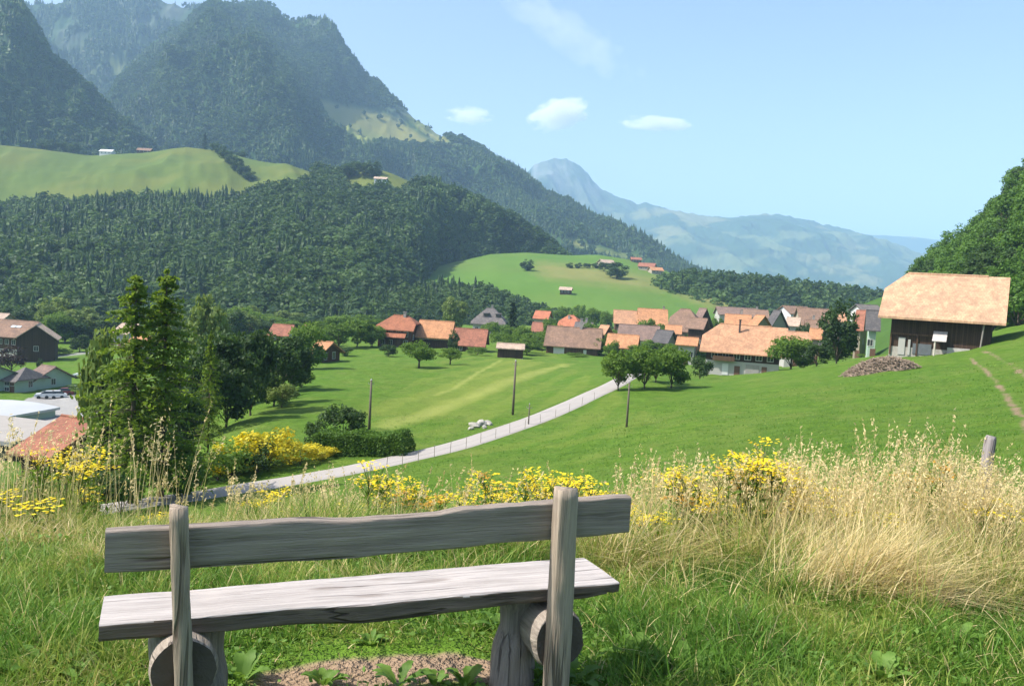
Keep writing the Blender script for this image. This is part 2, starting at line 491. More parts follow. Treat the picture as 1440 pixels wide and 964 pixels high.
nt.links.new(b.outputs[0], out.inputs[0])
tag(lane('road', ROAD, 3.45, m), kind='structure')

# ------------------------------------------------------------------ hills and mountains
def catm(P, sub):
    """P: (rows, cols, 3) -> smooth rows; returns grid and row parameter"""
    R = P.shape[0]
    E = np.concatenate([2 * P[:1] - P[1:2], P, 2 * P[-1:] - P[-2:-1]])
    outp, tt = [], []
    for i in range(1, R):
        p0, p1, p2, p3 = E[i - 1], E[i], E[i + 1], E[i + 2]
        ts = np.linspace(0, 1, sub[i - 1], endpoint=(i == R - 1))
        for t in ts:
            lin = p1 * (1 - t) + p2 * t
            cr = .5 * ((2 * p1) + (-p0 + p2) * t + (2 * p0 - 5 * p1 + 4 * p2 - p3) * t * t + (-p0 + 3 * p1 - 3 * p2 + p3) * t ** 3)
            outp.append(.5 * lin + .5 * cr); tt.append(i - 1 + t)
    return np.array(outp), np.array(tt)
def soft(px, py, poly, w=6):
    s = 0
    for dx, dy in ((0, 0), (w, 0), (-w, 0), (0, w * .7), (0, -w * .7), (w * .5, w * .5), (-w * .5, -w * .5)):
        s = s + inpoly(px + dx, py + dy, poly)
    return s / 7.0
def strip(rows, px0, px1, step, sub, amp=0, L=300, seed=1, jag=0, jagL=40, back=(500, -300), calm=None):
    pxs = np.arange(px0, px1 + .1, step)
    G = []
    for row in rows:
        row = np.array(row, float)
        py = np.interp(pxs, row[:, 0], row[:, 1]); D = np.interp(pxs, row[:, 0], row[:, 2])
        d = FWD[None] + ((pxs - 720) / F)[:, None] * CR[None] + ((482 - py) / F)[:, None] * CU[None]
        G.append(d * (D / d[:, 1])[:, None])
    top = G[-1]
    rad = top.copy(); rad[:, 2] = 0; rad /= np.linalg.norm(rad, axis=1)[:, None]
    bk = top + rad * back[0]; bk[:, 2] = top[:, 2] + back[1]
    G.append(bk)
    V, T = catm(np.array(G), list(sub) + [8])
    nrow = len(rows) - 1
    env = np.sin(np.pi * np.clip(T / nrow, 0, 1)) ** .7
    env = np.where(T > nrow, 0, env)[:, None]
    x, y = V[..., 0], V[..., 1]
    if calm:
        ux, uy = project(V); env = env * (1 - .9 * soft(ux, uy, calm, 14))
    if amp:
        # spurs and gullies running down the slope, pushed out along the view-independent slope direction
        nz = ridged(x / L + y / (2.5 * L), y / (2.2 * L) - x / (6 * L), 5, seed) - .5
        V[..., 2] += amp * nz * env
        V[..., 1] -= amp * 1.2 * nz * env
    if jag:
        e2 = (np.clip(T / nrow, 0, 1) ** 4)[:, None] * (T <= nrow + .3)[:, None]
        V[..., 2] += jag * (ridged(x / jagL, y / (jagL * 3), 4, seed + 5) - .5) * e2
    return V, T
def tripts(V, T, n, seed=0, tmax=None):
    """n random points on a grid surface, area weighted"""
    r = np.random.default_rng(seed)
    tm = T[:-1] < (tmax if tmax else 1e9)
    a = V[:-1, :-1]; b_ = V[:-1, 1:]; c_ = V[1:, :-1]; d_ = V[1:, 1:]
    ar = np.linalg.norm(np.cross(b_ - a, c_ - a), axis=-1) * tm[:, None]
    p = ar.ravel() / ar.sum()
    k = r.choice(p.size, n, p=p)
    i, j = np.unravel_index(k, ar.shape)
    u = r.random((n, 1)); w = r.random((n, 1))
    P = V[i, j] * (1 - u) * (1 - w) + V[i, j + 1] * u * (1 - w) + V[i + 1, j] * (1 - u) * w + V[i + 1, j + 1] * u * w
    return P, T[i] + w[:, 0] * (T[i + 1] - T[i])

def slope_mat(name, forest, meadow, rock, scale):
    m, nt, out = newmat(name); N = NT(nt); v = coords(N)
    n1 = N.noise(v, scale, 6, .65); n2 = N.noise(v, scale * 6, 4, .6); n3 = N.noise(v, scale * .25, 3)
    fo = N.mix(N.math('ADD', N.math('MULTIPLY', n1, .6), N.math('MULTIPLY', n2, .4)), C(*[q * .55 for q in forest]), C(*[q * 1.5 for q in forest]))
    me = N.mix(n1, C(*[q * .75 for q in meadow]), C(*[q * 1.25 for q in meadow]))
    me = N.mix(N.math('MULTIPLY', smoothstep(N, n3, .42, .62), .6), me, C(meadow[0] * 1.5, meadow[1] * 1.1, meadow[2] * 1.1))
    c = N.mix(N.attr('meadow'), fo, me)
    c = N.mix(N.attr('rock'), c, N.mix(n2, C(*[q * .6 for q in rock]), C(*[min(1, q * 1.3) for q in rock])))
    b = N.n('ShaderNodeBsdfPrincipled', ins={'Base Color': c, 'Roughness': .95, 'Specular IOR Level': .05, 'Normal': N.bump(N.math('ADD', n1, N.math('MULTIPLY', n2, .4)), .6, .25 / scale * .1)})
    nt.links.new(b.outputs[0], out.inputs[0])
    return m
def surf(name, V, mat, meadow=None, rock=None):
    z = np.zeros(V.shape[:2])
    o = mk(name, V, gridfaces(V.shape[0], V.shape[1])[:, ::-1], mat, smooth=True,
           attrs={'meadow': (z if meadow is None else meadow).ravel(), 'rock': (z if rock is None else rock).ravel()})
    return tag(o, kind='structure')
def footrow(pts, z):
    return [(px, pz(px, z, D), D) for px, D in pts]

FOREST = (.030, .058, .020)
# A: forested slope with the pasture above
rowA0 = [(px, pz(px, -34, D), D) for px, D in ((-260, 400), (0, 400), (400, 400), (520, 420))] + [(585, 415, 620), (612, 386, 830), (690, 366, 860), (800, 374, 880), (980, 480, 900)]
rowA1 = [(-260, 305, 800), (0, 298, 800), (60, 290, 800), (110, 288, 800), (200, 286, 800), (300, 298, 780), (350, 292, 780), (372, 280, 790), (400, 268, 800), (470, 280, 820), (560, 281, 830), (620, 286, 850), (680, 304, 880),
         (740, 334, 900), (800, 378, 900), (860, 425, 900), (980, 490, 900)]
rowA2 = [(-260, 205, 1060), (-40, 200, 1060), (60, 210, 1080), (130, 219, 1100), (200, 216, 1080), (262, 207, 1040), (300, 211, 1040), (350, 224, 1060), (430, 243, 1040), (470, 256, 1010), (500, 247, 1010), (540, 244, 1010), (575, 260, 1000), (640, 285, 980), (700, 312, 960),
         (760, 352, 940), (820, 395, 930), (980, 495, 920)]
VA, TA = strip([rowA0, rowA1, rowA2], -260, 960, 4, (40, 26), amp=24, L=130, seed=3, back=(200, -60))
pxA, pyA = project(VA)
KN = [(-300, 195), (0, 190), (120, 212), (270, 200), (330, 235), (368, 268), (330, 285), (290, 292), (180, 284), (60, 285), (-300, 290)]
mA = np.maximum(soft(pxA, pyA, [(-300, 190), (300, 200), (440, 238), (440, 262), (372, 270), (330, 292), (200, 292), (-300, 305)]), soft(pxA, pyA, [(485, 262), (495, 240), (560, 236), (590, 262), (560, 272), (500, 272)]))
surf('forest_hill', VA, slope_mat('forest_hill', FOREST, (.084, .122, .028), (.3, .3, .28), .03), meadow=mA)
# B: low wooded spur in front of the green hill
VB, TB = strip([[(px, pz(px, -34, 390), 390) for px in (380, 860)],
                [(380, 462, 470), (480, 445, 490), (540, 430, 500), (575, 416, 510), (620, 411, 520), (680, 416, 520), (720, 432, 520), (760, 447, 515), (800, 458, 510), (860, 480, 500)]], 380, 860, 4, (24,), amp=5, L=80, seed=8, back=(60, -25))
surf('wooded_spur', VB, slope_mat('wooded_spur', FOREST, (.1, .16, .03), (.3, .3, .3), .05))
# C: green pasture hill
VC, TC = strip([[(px, pz(px, -34, 430), 430) for px in (540, 1100)],
                [(540, 420, 640), (600, 405, 640), (700, 398, 640), (800, 398, 640), (900, 403, 640), (1000, 424, 620), (1060, 445, 600), (1100, 460, 580)],
                [(540, 398, 850), (600, 378, 850), (640, 368, 850), (690, 357, 860), (740, 355, 860), (800, 359, 870), (840, 358, 880), (880, 364, 880), (930, 378, 850), (970, 395, 800), (1010, 414, 720), (1040, 438, 680), (1100, 465, 640)]],
               540, 1100, 3, (26, 26), amp=7, L=120, seed=12, back=(120, -40))
pxC, pyC = project(VC)
dryC = np.clip(soft(pxC, pyC, [(750, 372), (860, 382), (930, 395), (1010, 405), (1040, 440), (985, 425), (940, 405), (840, 396), (760, 388)], 14) * .8 + .4 * (fbm(VC[..., 0] / 60, VC[..., 1] / 90, 4, 5) - .4), 0, 1)
m, nt, out = newmat('pasture'); N = NT(nt); v = coords(N)
n1 = N.noise(mapped(N, v, (1, .5, 1)), .02, 5, .6); n2 = N.noise(v, .3, 4)
g = N.mix(N.math('ADD', N.math('MULTIPLY', n1, .7), N.math('MULTIPLY', n2, .3)), C(.055, .125, .018), C(.110, .190, .032))
g = N.mix(N.math('MULTIPLY', N.attr('meadow'), .85), g, C(.240, .185, .075))
b = N.n('ShaderNodeBsdfPrincipled', ins={'Base Color': g, 'Roughness': .95, 'Specular IOR Level': .05, 'Normal': N.bump(n2, .4, .3)})
nt.links.new(b.outputs[0], out.inputs[0])
surf('pasture_hill', VC, m, meadow=dryC)
# E: wooded rise on the valley floor
VE, TE = strip([[(px, pz(px, -34, 560), 560) for px in (880, 1420)],
                [(880, 432, 660), (930, 412, 680), (960, 402, 700), (1010, 407, 700), (1060, 411, 700), (1130, 418, 700), (1200, 428, 700), (1260, 436, 700), (1420, 450, 700)]], 880, 1420, 4, (24,), amp=6, L=80, seed=21, back=(120, -40))
surf('wooded_rise', VE, slope_mat('wooded_rise', FOREST, (.1, .16, .03), (.3, .3, .3), .05))
# S: wooded hillside on the right
VS, TS = strip([[(1210, pz(1210, -18, 205), 205), (1250, pz(1250, -14, 190), 190), (1330, pz(1330, -8, 160), 160), (1440, pz(1440, -4.5, 140), 140), (1640, pz(1640, -2, 115), 115)],
                [(1210, 470, 300), (1272, 440, 300), (1290, 418, 290), (1320, 396, 280), (1350, 374, 270), (1380, 346, 262), (1410, 316, 255), (1440, 282, 250), (1500, 215, 240), (1640, 85, 225)]], 1210, 1640, 3, (40,), amp=4, L=40, seed=25, back=(90, 10))
surf('hillside', VS, slope_mat('hillside', (.05, .10, .02), (.1, .16, .03), (.3, .3, .3), .1))
# L: near mountain shoulder on the left
VL, TL = strip([[(px, pz(px, 60, 1130), 1130) for px in (-330, 330)],
                [(-330, 60, 1350), (-100, 90, 1330), (0, 120, 1320), (70, 150, 1330), (130, 180, 1350), (200, 225, 1380), (330, 300, 1400)],
                [(-330, -330, 1500), (-60, -100, 1480), (0, -28, 1480), (22, 0, 1480), (45, 34, 1480), (60, 60, 1480), (70, 86, 1480), (90, 102, 1480), (115, 122, 1480), (140, 146, 1480), (165, 170, 1490), (190, 194, 1490), (215, 217, 1490), (245, 245, 1490), (330, 320, 1480)]],
               -330, 330, 3, (30, 40), amp=70, L=150, seed=31, jag=16, jagL=45, back=(400, -150))
pxL, pyL = project(VL)
rockL = np.clip(soft(pxL, pyL, [(-20, -40), (30, 5), (75, 90), (60, 80), (20, 62), (-20, 60)], 8) * 1.2 * (fbm(VL[..., 0] / 25, VL[..., 2] / 40, 4, 77) - .25), 0, 1) * .6
surf('near_mountain', VL, slope_mat('near_mountain', (.034, .068, .020), (.12, .15, .04), (.20, .20, .20), .02), rock=rockL)
# M: the main mountain
crM = [(80, 300, 2150), (110, 230, 2200), (150, 142, 2300), (190, 86, 2350), (215, 63, 2400), (240, 48, 2450), (270, 34, 2500), (300, 17, 2560), (318, 10, 2580), (330, 7, 2600), (343, 9, 2600), (352, 2, 2600), (365, 6, 2600), (385, 12, 2600), (400, 24, 2590), (415, 31, 2580), (425, 29, 2570),
       (440, 31, 2560), (450, 25, 2550), (458, 22, 2550), (465, 27, 2540), (472, 36, 2530), (480, 48, 2520), (490, 64, 2510), (505, 84, 2500), (515, 94, 2490), (530, 109, 2470), (545, 124, 2450), (560, 140, 2440), (580, 156, 2420), (600, 171, 2400), (640, 196, 2350), (680, 211, 2300), (700, 230, 2280),
       (740, 259, 2230), (780, 290, 2180), (830, 320, 2120), (880, 344, 2060), (930, 370, 2000), (1000, 400, 1900)]
crM = [(px, py + float(np.interp(px, [0, 440, 500, 900, 1000], [1, 2, 17, 14, 10])), D) for px, py, D in crM]
VM, TM = strip([[(80, pz(80, 20, 1350), 1350), (400, pz(400, 20, 1350), 1350), (600, pz(600, -10, 1380), 1380), (1000, pz(1000, -34, 1500), 1500)],
                [(80, 330, 1600), (200, 285, 1550), (320, 255, 1500), (420, 250, 1560), (520, 290, 1700), (620, 310, 1700), (720, 330, 1700), (820, 372, 1700), (930, 395, 1720), (1000, 410, 1720)],
                [(80, 300, 1900), (150, 215, 1880), (220, 150, 1840), (300, 105, 1800), (360, 105, 1800), (420, 150, 1850), (480, 185, 2000), (560, 205, 2080), (640, 245, 2000), (720, 286, 1950), (820, 338, 1900), (930, 384, 1850), (1000, 405, 1820)],
                crM], 80, 1000, 2, (26, 40, 50), amp=150, L=280, seed=44, jag=30, jagL=70, back=(600, -350), calm=[(435, 135), (478, 140), (530, 150), (590, 175), (640, 212), (560, 222), (500, 212), (455, 180)])
pxM, pyM = project(VM)
mM = soft(pxM, pyM, [(448, 140), (478, 148), (520, 154), (560, 168), (612, 205), (590, 204), (545, 196), (515, 204), (490, 192), (462, 168)], 5)
mM = np.maximum(mM, .9 * soft(pxM, pyM, [(560, 150), (600, 172), (640, 205), (625, 204), (590, 182)], 4))
mM = np.maximum(mM, .8 * soft(pxM, pyM, [(790, 332), (840, 348), (905, 362), (905, 367), (850, 362), (800, 345)], 4))
mM = mM * np.clip(.75 + .5 * (fbm(VM[..., 0] / 60, VM[..., 2] / 60, 4, 3)), 0, 1)
rockM = np.clip((TM / 3.0)[:, None] ** 3 * 1.7 * (ridged(VM[..., 0] / 90, VM[..., 2] / 160, 5, 71) - .55), 0, 1) * .55 * (pyM < 215)
surf('main_mountain', VM, slope_mat('main_mountain', (.034, .068, .020), (.150, .180, .052), (.22, .22, .215), .012), meadow=mM, rock=rockM)
# R: the range behind
VR, TR = strip([[(px, pz(px, 150, 2500), 2500) for px in (-80, 420)],
                [(-80, 200, 2700), (60, 120, 2700), (150, 110, 2650), (240, 90, 2750), (420, 150, 2800)],
                [(-80, 45, 3000), (20, 20, 3000), (35, 12, 3000), (60, 10, 3000), (100, 5, 3000), (150, 0, 3000), (205, -3, 3000), (232, 5, 3000), (262, 12, 3000), (300, 15, 3000), (340, 40, 3000), (420, 90, 3000)]],
               -80, 420, 2, (30, 50), amp=130, L=260, seed=55, jag=26, jagL=50, back=(500, -300))
pxR, pyR = project(VR)
mR = np.clip(soft(pxR, pyR, [(110, 60), (180, 60), (190, 100), (150, 120), (100, 90)], 12) * 1.3 * (fbm(VR[..., 0] / 60, VR[..., 2] / 60, 4, 3) - .3), 0, 1)
rockR = np.clip(2.2 * (ridged(VR[..., 0] / 120, VR[..., 2] / 200, 5, 81) - .68), 0, 1) * .5
surf('rear_mountain', VR, slope_mat('rear_mountain', (.030, .055, .024), (.13, .16, .05), (.26, .25, .25), .01), meadow=mR, rock=rockR)
# F: far peak and ridge
VF, TF = strip([[(px, pz(px, -34, 4600), 4600) for px in (640, 1480)],
                [(640, 360, 5500), (740, 320, 5500), (850, 338, 5500), (950, 345, 5400), (1080, 345, 5400), (1200, 366, 5400), (1300, 385, 5400), (1480, 410, 5400)],
                [(640, 330, 6500), (700, 285, 6500), (728, 256, 6500), (742, 242, 6500), (752, 231, 6500), (768, 225, 6500), (790, 223, 6500), (806, 227, 6500), (820, 238, 6500), (834, 254, 6500), (848, 268, 6500), (864, 276, 6500), (880, 281, 6500), (896, 289, 6500), (907, 284, 6500), (920, 292, 6450),
                 (940, 297, 6400), (970, 303, 6400), (1000, 308, 6400), (1040, 306, 6400), (1072, 301, 6400), (1100, 303, 6400), (1130, 309, 6400), (1160, 316, 6400), (1200, 326, 6400), (1240, 340, 6400), (1290, 360, 6400), (1380, 395, 6300), (1480, 420, 6300)]],
               640, 1480, 2, (26, 60), amp=180, L=420, seed=61, jag=30, jagL=90, back=(700, -300))
pxF, pyF = project(VF)
mF = smooth(.50, .62, fbm(VF[..., 0] / 190, (VF[..., 2] * 2.2 + VF[..., 1] * .3) / 190, 5, 91)) * smooth(268, 300, pyF) * .6
rockF = np.clip(1.6 * (ridged(VF[..., 0] / 160, VF[..., 2] / 300, 5, 83) - .5), 0, 1) * (1 - smooth(250, 300, pyF)) * .8
surf('far_mountain', VF, slope_mat('far_mountain', (.030, .058, .028), (.150, .175, .075), (.30, .29, .28), .006), meadow=mF, rock=rockF)
VG, TG = strip([[(px, pz(px, -34, 8000), 8000) for px in (1100, 1560)],
                [(1100, 345, 9000), (1180, 330, 9000), (1210, 329, 9000), (1240, 331, 9000), (1280, 333, 9000), (1320, 337, 9000), (1400, 352, 9000), (1560, 380, 9000)]], 1100, 1560, 4, (20,), amp=60, L=500, seed=63, jag=12, jagL=150, back=(500, -300))
surf('distant_ridge', VG, slope_mat('distant_ridge', (.03, .058, .028), (.2, .22, .1), (.3, .3, .3), .006), meadow=smooth(.5, .6, fbm(VG[..., 0] / 300, VG[..., 2] / 100, 4, 4)) * .7)

# ------------------------------------------------------------------ light, sky, air
SUN_EL, SUN_DIR = RAD(50), np.array([-.975, -.20])
SUN_DIR = SUN_DIR / np.linalg.norm(SUN_DIR)
sl = bpy.data.lights.new('sun', 'SUN'); sl.energy = 5.0; sl.angle = RAD(.53); sl.color = (1, .955, .88)
so = bpy.data.objects.new('sun', sl); COL.objects.link(so)
tosun = Vector((SUN_DIR[0] * math.cos(SUN_EL), SUN_DIR[1] * math.cos(SUN_EL), math.sin(SUN_EL)))
so.rotation_euler = tosun.to_track_quat('Z', 'Y').to_euler(); so.location = (0, 0, 60)
W = bpy.data.worlds.new('World'); SC.world = W; W.use_nodes = True
wn = W.node_tree; bg = wn.nodes['Background']
sky = wn.nodes.new('ShaderNodeTexSky'); sky.sky_type = 'NISHITA'; sky.sun_disc = False
sky.sun_elevation = SUN_EL; sky.sun_rotation = math.atan2(SUN_DIR[0], SUN_DIR[1]); sky.altitude = 900
sky.air_density = 1.0; sky.dust_density = 5.0; sky.ozone_density = .7
wn.links.new(sky.outputs[0], bg.inputs[0]); bg.inputs[1].default_value = .15

ZLOW = float(min(GZ.min(), *[v_[..., 2].min() for v_ in (VA, VB, VC, VE, VS, VL, VM, VR, VF, VG)], -36.0))
print('lowest', ZLOW, 'highest', [float(v_[..., 2].max()) for v_ in (VM, VR, VF, VG, VL)])
HAZE_D = 1.4e-4
m, nt, out = newmat('haze'); N = NT(nt)
pv = N.n('ShaderNodeVolumePrincipled', ins={'Color': C(.46, .70, 1.0), 'Density': HAZE_D, 'Anisotropy': 0.0})
pv.inputs['Density Attribute'].default_value = ''; pv.inputs['Color Attribute'].default_value = ''; pv.inputs['Temperature Attribute'].default_value = ''
nt.links.new(pv.outputs[0], out.inputs['Volume'])
hz = MB().box(-12700, 12700, -12700, 12700, ZLOW - 1.0, 985).build('haze', m)
tag(hz, kind='stuff')

def cloud(px, py, wpx, hpx, D, seed, label, dens=.012, tilt=0, thr=.42, stretch=1.0):
    c = at(px, py, D)
    rx = wpx / 2 / F * D; rz_ = hpx / 2 / F * D; ry = min(rx, rz_ * 1.6)
    bm = bmesh.new(); bmesh.ops.create_icosphere(bm, subdivisions=3, radius=1.0)
    me = bpy.data.meshes.new('cloud'); bm.to_mesh(me); bm.free()
    m, nt, out = newmat('cloud_vapour'); N = NT(nt); v = coords(N)
    r = N.n('ShaderNodeVectorMath', operation='LENGTH', ins={0: v}).outputs['Value']
    n = N.n('ShaderNodeTexNoise', noise_dimensions='4D', ins={'Vector': mapped(N, v, (1.0 * stretch, 1, 1.0 / stretch)), 'W': seed * 3.7, 'Scale': 2.3, 'Detail': 7, 'Roughness': .62}).outputs[0]
    d = N.math('SUBTRACT', N.math('MULTIPLY', n, 2.1), N.math('ADD', thr, N.math('MULTIPLY', N.math('MULTIPLY', r, r), .62)))
    d = smoothstep(N, d, 0.0, .22)
    p = N.n('ShaderNodeVolumePrincipled', ins={'Color': C(.99, .99, .99), 'Density': N.math('MULTIPLY', d, dens), 'Anisotropy': .2})
    p.inputs['Density Attribute'].default_value = ''
    nt.links.new(p.outputs[0], out.inputs['Volume'])
    me.materials.append(m)
    o = bpy.data.objects.new('cloud', me); COL.objects.link(o)
    o.location = c; o.scale = (rx, ry, rz_); o.rotation_euler = (0, tilt, 0)
    tag(o, label, 'cloud')
    return o
cloud(784, 161, 96, 54, 7200, 3, 'small puffy white cloud above the far pointed peak, thickest of the clouds', .010, RAD(-14), .62)
cloud(922, 174, 108, 24, 7400, 5, 'flat narrow white cloud strip in the sky over the far ridge', .013, 0, .56, 1.3)
cloud(660, 163, 74, 30, 7000, 9, 'faint small wispy white cloud close to the right slope of the main mountain', .008, 0, .62)
cloud(800, 48, 260, 66, 8600, 14, 'thin streaky veil of cloud high in the blue sky', .0007, RAD(28), .64, 1.8)

cam = bpy.data.cameras.new('camera'); co = bpy.data.objects.new('camera', cam); COL.objects.link(co)
cam.sensor_width = 36; cam.sensor_fit = 'HORIZONTAL'; cam.lens = 36 * F / 1440; cam.clip_start = .1; cam.clip_end = 30000
Rm = Matrix(((CR[0], CU[0], -FWD[0]), (CR[1], CU[1], -FWD[1]), (CR[2], CU[2], -FWD[2])))
co.matrix_world = Rm.to_4x4()
SC.camera = co
SC.view_settings.view_transform = 'Standard'; SC.view_settings.look = 'None'; SC.view_settings.gamma = 1; SC.view_settings.use_curve_mapping = False
SC.view_settings.exposure = .76
cy = SC.cycles if hasattr(SC, 'cycles') else None
SC.render.engine = 'CYCLES'
cy = SC.cycles
cy.max_bounces = 6; cy.diffuse_bounces = 3; cy.glossy_bounces = 1; cy.transmission_bounces = 3; cy.volume_bounces = 2; cy.transparent_max_bounces = 6
cy.use_denoising = True; cy.caustics_reflective = False; cy.caustics_refractive = False
cy.volume_step_rate = 1.0; cy.volume_max_steps = 128
# ------------------------------------------------------------------ trees
def rquad(C0, size, rs, aspect=.6, upbias=.35, droop=None, out=None):
    """leaf-sized rhombs: centres C0 (n,3)"""
    n = len(C0)
    d = rs.normal(size=(n, 3)); d /= np.linalg.norm(d, axis=1)[:, None]
    if droop is not None: d = d * (1 - droop) + np.array([0, 0, -1.0]) * droop
    nrm = rs.normal(size=(n, 3)); nrm[:, 2] += upbias * 2
    if out is not None:
        nrm = nrm * .42 + out / (np.linalg.norm(out, axis=1)[:, None] + 1e-9) * 1.5
    s = np.cross(d, nrm); s /= np.linalg.norm(s, axis=1)[:, None] + 1e-9
    d = d / np.linalg.norm(d, axis=1)[:, None]
    sz = (size * rs.uniform(.6, 1.35, n))[:, None]
    V = np.stack([C0 - d * sz * .5, C0 + s * sz * aspect * .5, C0 + d * sz * .5, C0 - s * sz * aspect * .5], 1)
    Fc = np.arange(n * 4).reshape(n, 4)
    return V.reshape(-1, 3), Fc
def broad_tree(seed, h, w, trunk=.22, nlimb=12, nclump=90, nleaf=26, leaf=.34, tr=.16, flat=1.0, low=False):
    rs = np.random.default_rng(seed)
    zc = h * (trunk + (1 - trunk) * .5); rz_ = h * (1 - trunk) * .5 * flat
    ends = []
    for i in range(nlimb):
        a = i * 2.4 + rs.uniform(-.5, .5); u = rs.uniform(-.75, .85); q = math.sqrt(1 - u * u) * rs.uniform(.55, .92)
        ends.append((math.cos(a) * q * w / 2, math.sin(a) * q * w / 2, zc + u * rz_ * rs.uniform(.6, .95)))
    ends = np.array(ends)
    k = rs.integers(0, nlimb, nclump)
    cr = rs.normal(size=(nclump, 3)); cr /= np.linalg.norm(cr, axis=1)[:, None]
    lim = rs.uniform(.20, .34, nlimb)[k][:, None]
    cl = ends[k] + cr * np.array([w, w, rz_ * 1.6]) * lim * rs.uniform(.5, 1, (nclump, 1)) * .75
    # keep inside the silhouette
    e = np.sqrt((cl[:, 0] / (w / 2)) ** 2 + (cl[:, 1] / (w / 2)) ** 2 + ((cl[:, 2] - zc) / rz_) ** 2)
    cl = np.where((e > 1)[:, None], np.array([0, 0, zc]) + (cl - np.array([0, 0, zc])) / e[:, None], cl)
    ctint = rs.uniform(.2, .8, nclump)
    o = rs.normal(size=(nclump, nleaf, 3)); o /= np.linalg.norm(o, axis=2)[..., None]
    o *= rs.uniform(.2, 1, (nclump, nleaf, 1)) ** .5 * w * .12 * np.array([1.15, 1.15, .8])
    P = (cl[:, None] + o).reshape(-1, 3)
    V, Fc = rquad(P, leaf, rs, .7, .35, None, o.reshape(-1, 3) + (P - np.array([0, 0, zc])) * .12 + np.array([0, 0, w * .02]))
    tint = np.repeat(np.clip(np.repeat(ctint, nleaf) + rs.uniform(-.15, .15, len(P)), 0, 1), 4)
    mb = MB()
    mb.tube([(0, 0, -.4), (0, 0, h * trunk * .5), (w * .01, 0, h * trunk), (w * .02, w * .01, zc)], [tr * 1.25, tr, tr * .85, tr * .4], 7)
    for e in ends[:8]:
        mb.tube([(0, 0, h * trunk * .9), (e[0] * .5, e[1] * .5, (h * trunk + e[2]) / 2), tuple(e)], [tr * .5, tr * .3, tr * .1], 5)
    return (V, Fc, tint), mb
def conifer(seed, h, w, tiers=18, spokes=10, cards=9, leaf=.5, tr=.15, base=.08, droop=.25, gap=0.0, pw=1.0):
    rs = np.random.default_rng(seed)
    Ps, T = [], []
    mb = MB(); mb.tube([(0, 0, -.4), (0, 0, h * .5), (0, 0, h)], [tr * 1.2, tr * .7, .02], 6)
    for i in range(tiers):
        f = i / tiers
        z = h * (base + (1 - base) * f) ; R = w / 2 * (1 - f) ** pw * rs.uniform(.75, 1.12) + .08
        for s in range(spokes):
            if rs.random() < gap: continue
            a = 2 * math.pi * (s + rs.random()) / spokes; Rr = R * rs.uniform(.6, 1.1)
            t = (np.arange(cards) + rs.random(cards)) / cards
            zz = z + rs.uniform(-.9, .9) * h / tiers - droop * Rr * t ** 1.5 + .1 * Rr * t
            Ps.append(np.stack([np.cos(a) * Rr * t, np.sin(a) * Rr * t, zz], 1) + rs.normal(size=(cards, 3)) * leaf * .22)
            T.append(np.full(cards, rs.uniform(.2, .8)))
            if i % 2 == 0 and tr > .12:
                mb.tube([(0, 0, z), (math.cos(a) * Rr * .8, math.sin(a) * Rr * .8, z - droop * Rr * .6)], [tr * .18, .012], 3, cap=False)
    P = np.concatenate(Ps); T = np.concatenate(T)
    V, Fc = rquad(P, leaf, rs, .5, .5, .35)
    return (V, Fc, np.repeat(np.clip(T + rs.uniform(-.12, .12, len(P)), 0, 1), 4)), mb
M_BARK = simple_mat('bark', (.11, .085, .065), .9, .4, 5, .5)
M_BROAD = leaf_mat('broad_leaves', (.050, .108, .012), (.150, .245, .032), .45)
M_DARK = leaf_mat('dark_leaves', (.020, .046, .012), (.060, .112, .024))
M_PALE = leaf_mat('pale_leaves', (.085, .140, .024), (.185, .245, .060))
M_NEEDLE = leaf_mat('needles', (.014, .034, .014), (.038, .075, .026), .2)
M_LARCH = leaf_mat('larch_needles', (.075, .135, .014), (.170, .250, .032), .5)
M_HILL = leaf_mat('hillside_leaves', (.036, .090, .011), (.115, .220, .026))
M_PURPLE = leaf_mat('purple_leaves', (.018, .012, .012), (.05, .028, .026))
def tree_proto(gen, mat, name='tree', **kw):
    (V, Fc, t), mb = gen(**kw)
    root = empty(name, (0, 0, -400))
    mk('crown', V, Fc, mat, root, attrs={'tint': t})
    mb.build('trunk', M_BARK, root, smooth=True)
    return root
_free = {}
def plant(proto, p, h, w, label, group=None, cat='tree', rz=None, name=None):
    """first use moves the model itself, later uses copy it"""
    pr, H0, W0 = proto
    sc = (w / W0, w / W0, h / H0)
    rz = random.uniform(0, 6.28) if rz is None else rz
    if pr.name not in _free:
        _free[pr.name] = 1; r = pr
        r.location = p; r.rotation_euler = (0, 0, rz); r.scale = sc
        tag(r, label, cat, group)
    else:
        r = dup(pr, p, rz, sc, label, group)
        if group: r['group'] = group
        r['category'] = cat
    return r
BR = [(tree_proto(broad_tree, M_BROAD, 'broadleaf_tree', seed=s, h=8, w=7, trunk=.10, nlimb=17, nclump=190, nleaf=28, leaf=.46), 8, 7) for s in (1, 2, 3)]
HL = [(tree_proto(broad_tree, M_HILL, 'hillside_tree', seed=s, h=11, w=9, trunk=.10, nlimb=15, nclump=120, nleaf=24, leaf=.62), 11, 9) for s in (11, 12, 13, 14)]
DK = [(tree_proto(broad_tree, M_DARK, 'dark_tree', seed=s, h=11, w=7, trunk=.05, nlimb=16, nclump=180, nleaf=28, leaf=.52), 11, 7) for s in (21, 22, 23)]
FT = [(tree_proto(broad_tree, M_BROAD, 'fruit_tree', seed=s, h=5.5, w=5.5, trunk=.24, nlimb=15, nclump=170, nleaf=28, leaf=.30, flat=.95), 5.5, 5.5) for s in (31, 32, 33)]
PL = [(tree_proto(broad_tree, M_PALE, 'pale_tree', seed=s, h=8, w=6, trunk=.1, nlimb=14, nclump=140, nleaf=26, leaf=.46), 8, 6) for s in (41, 42)]
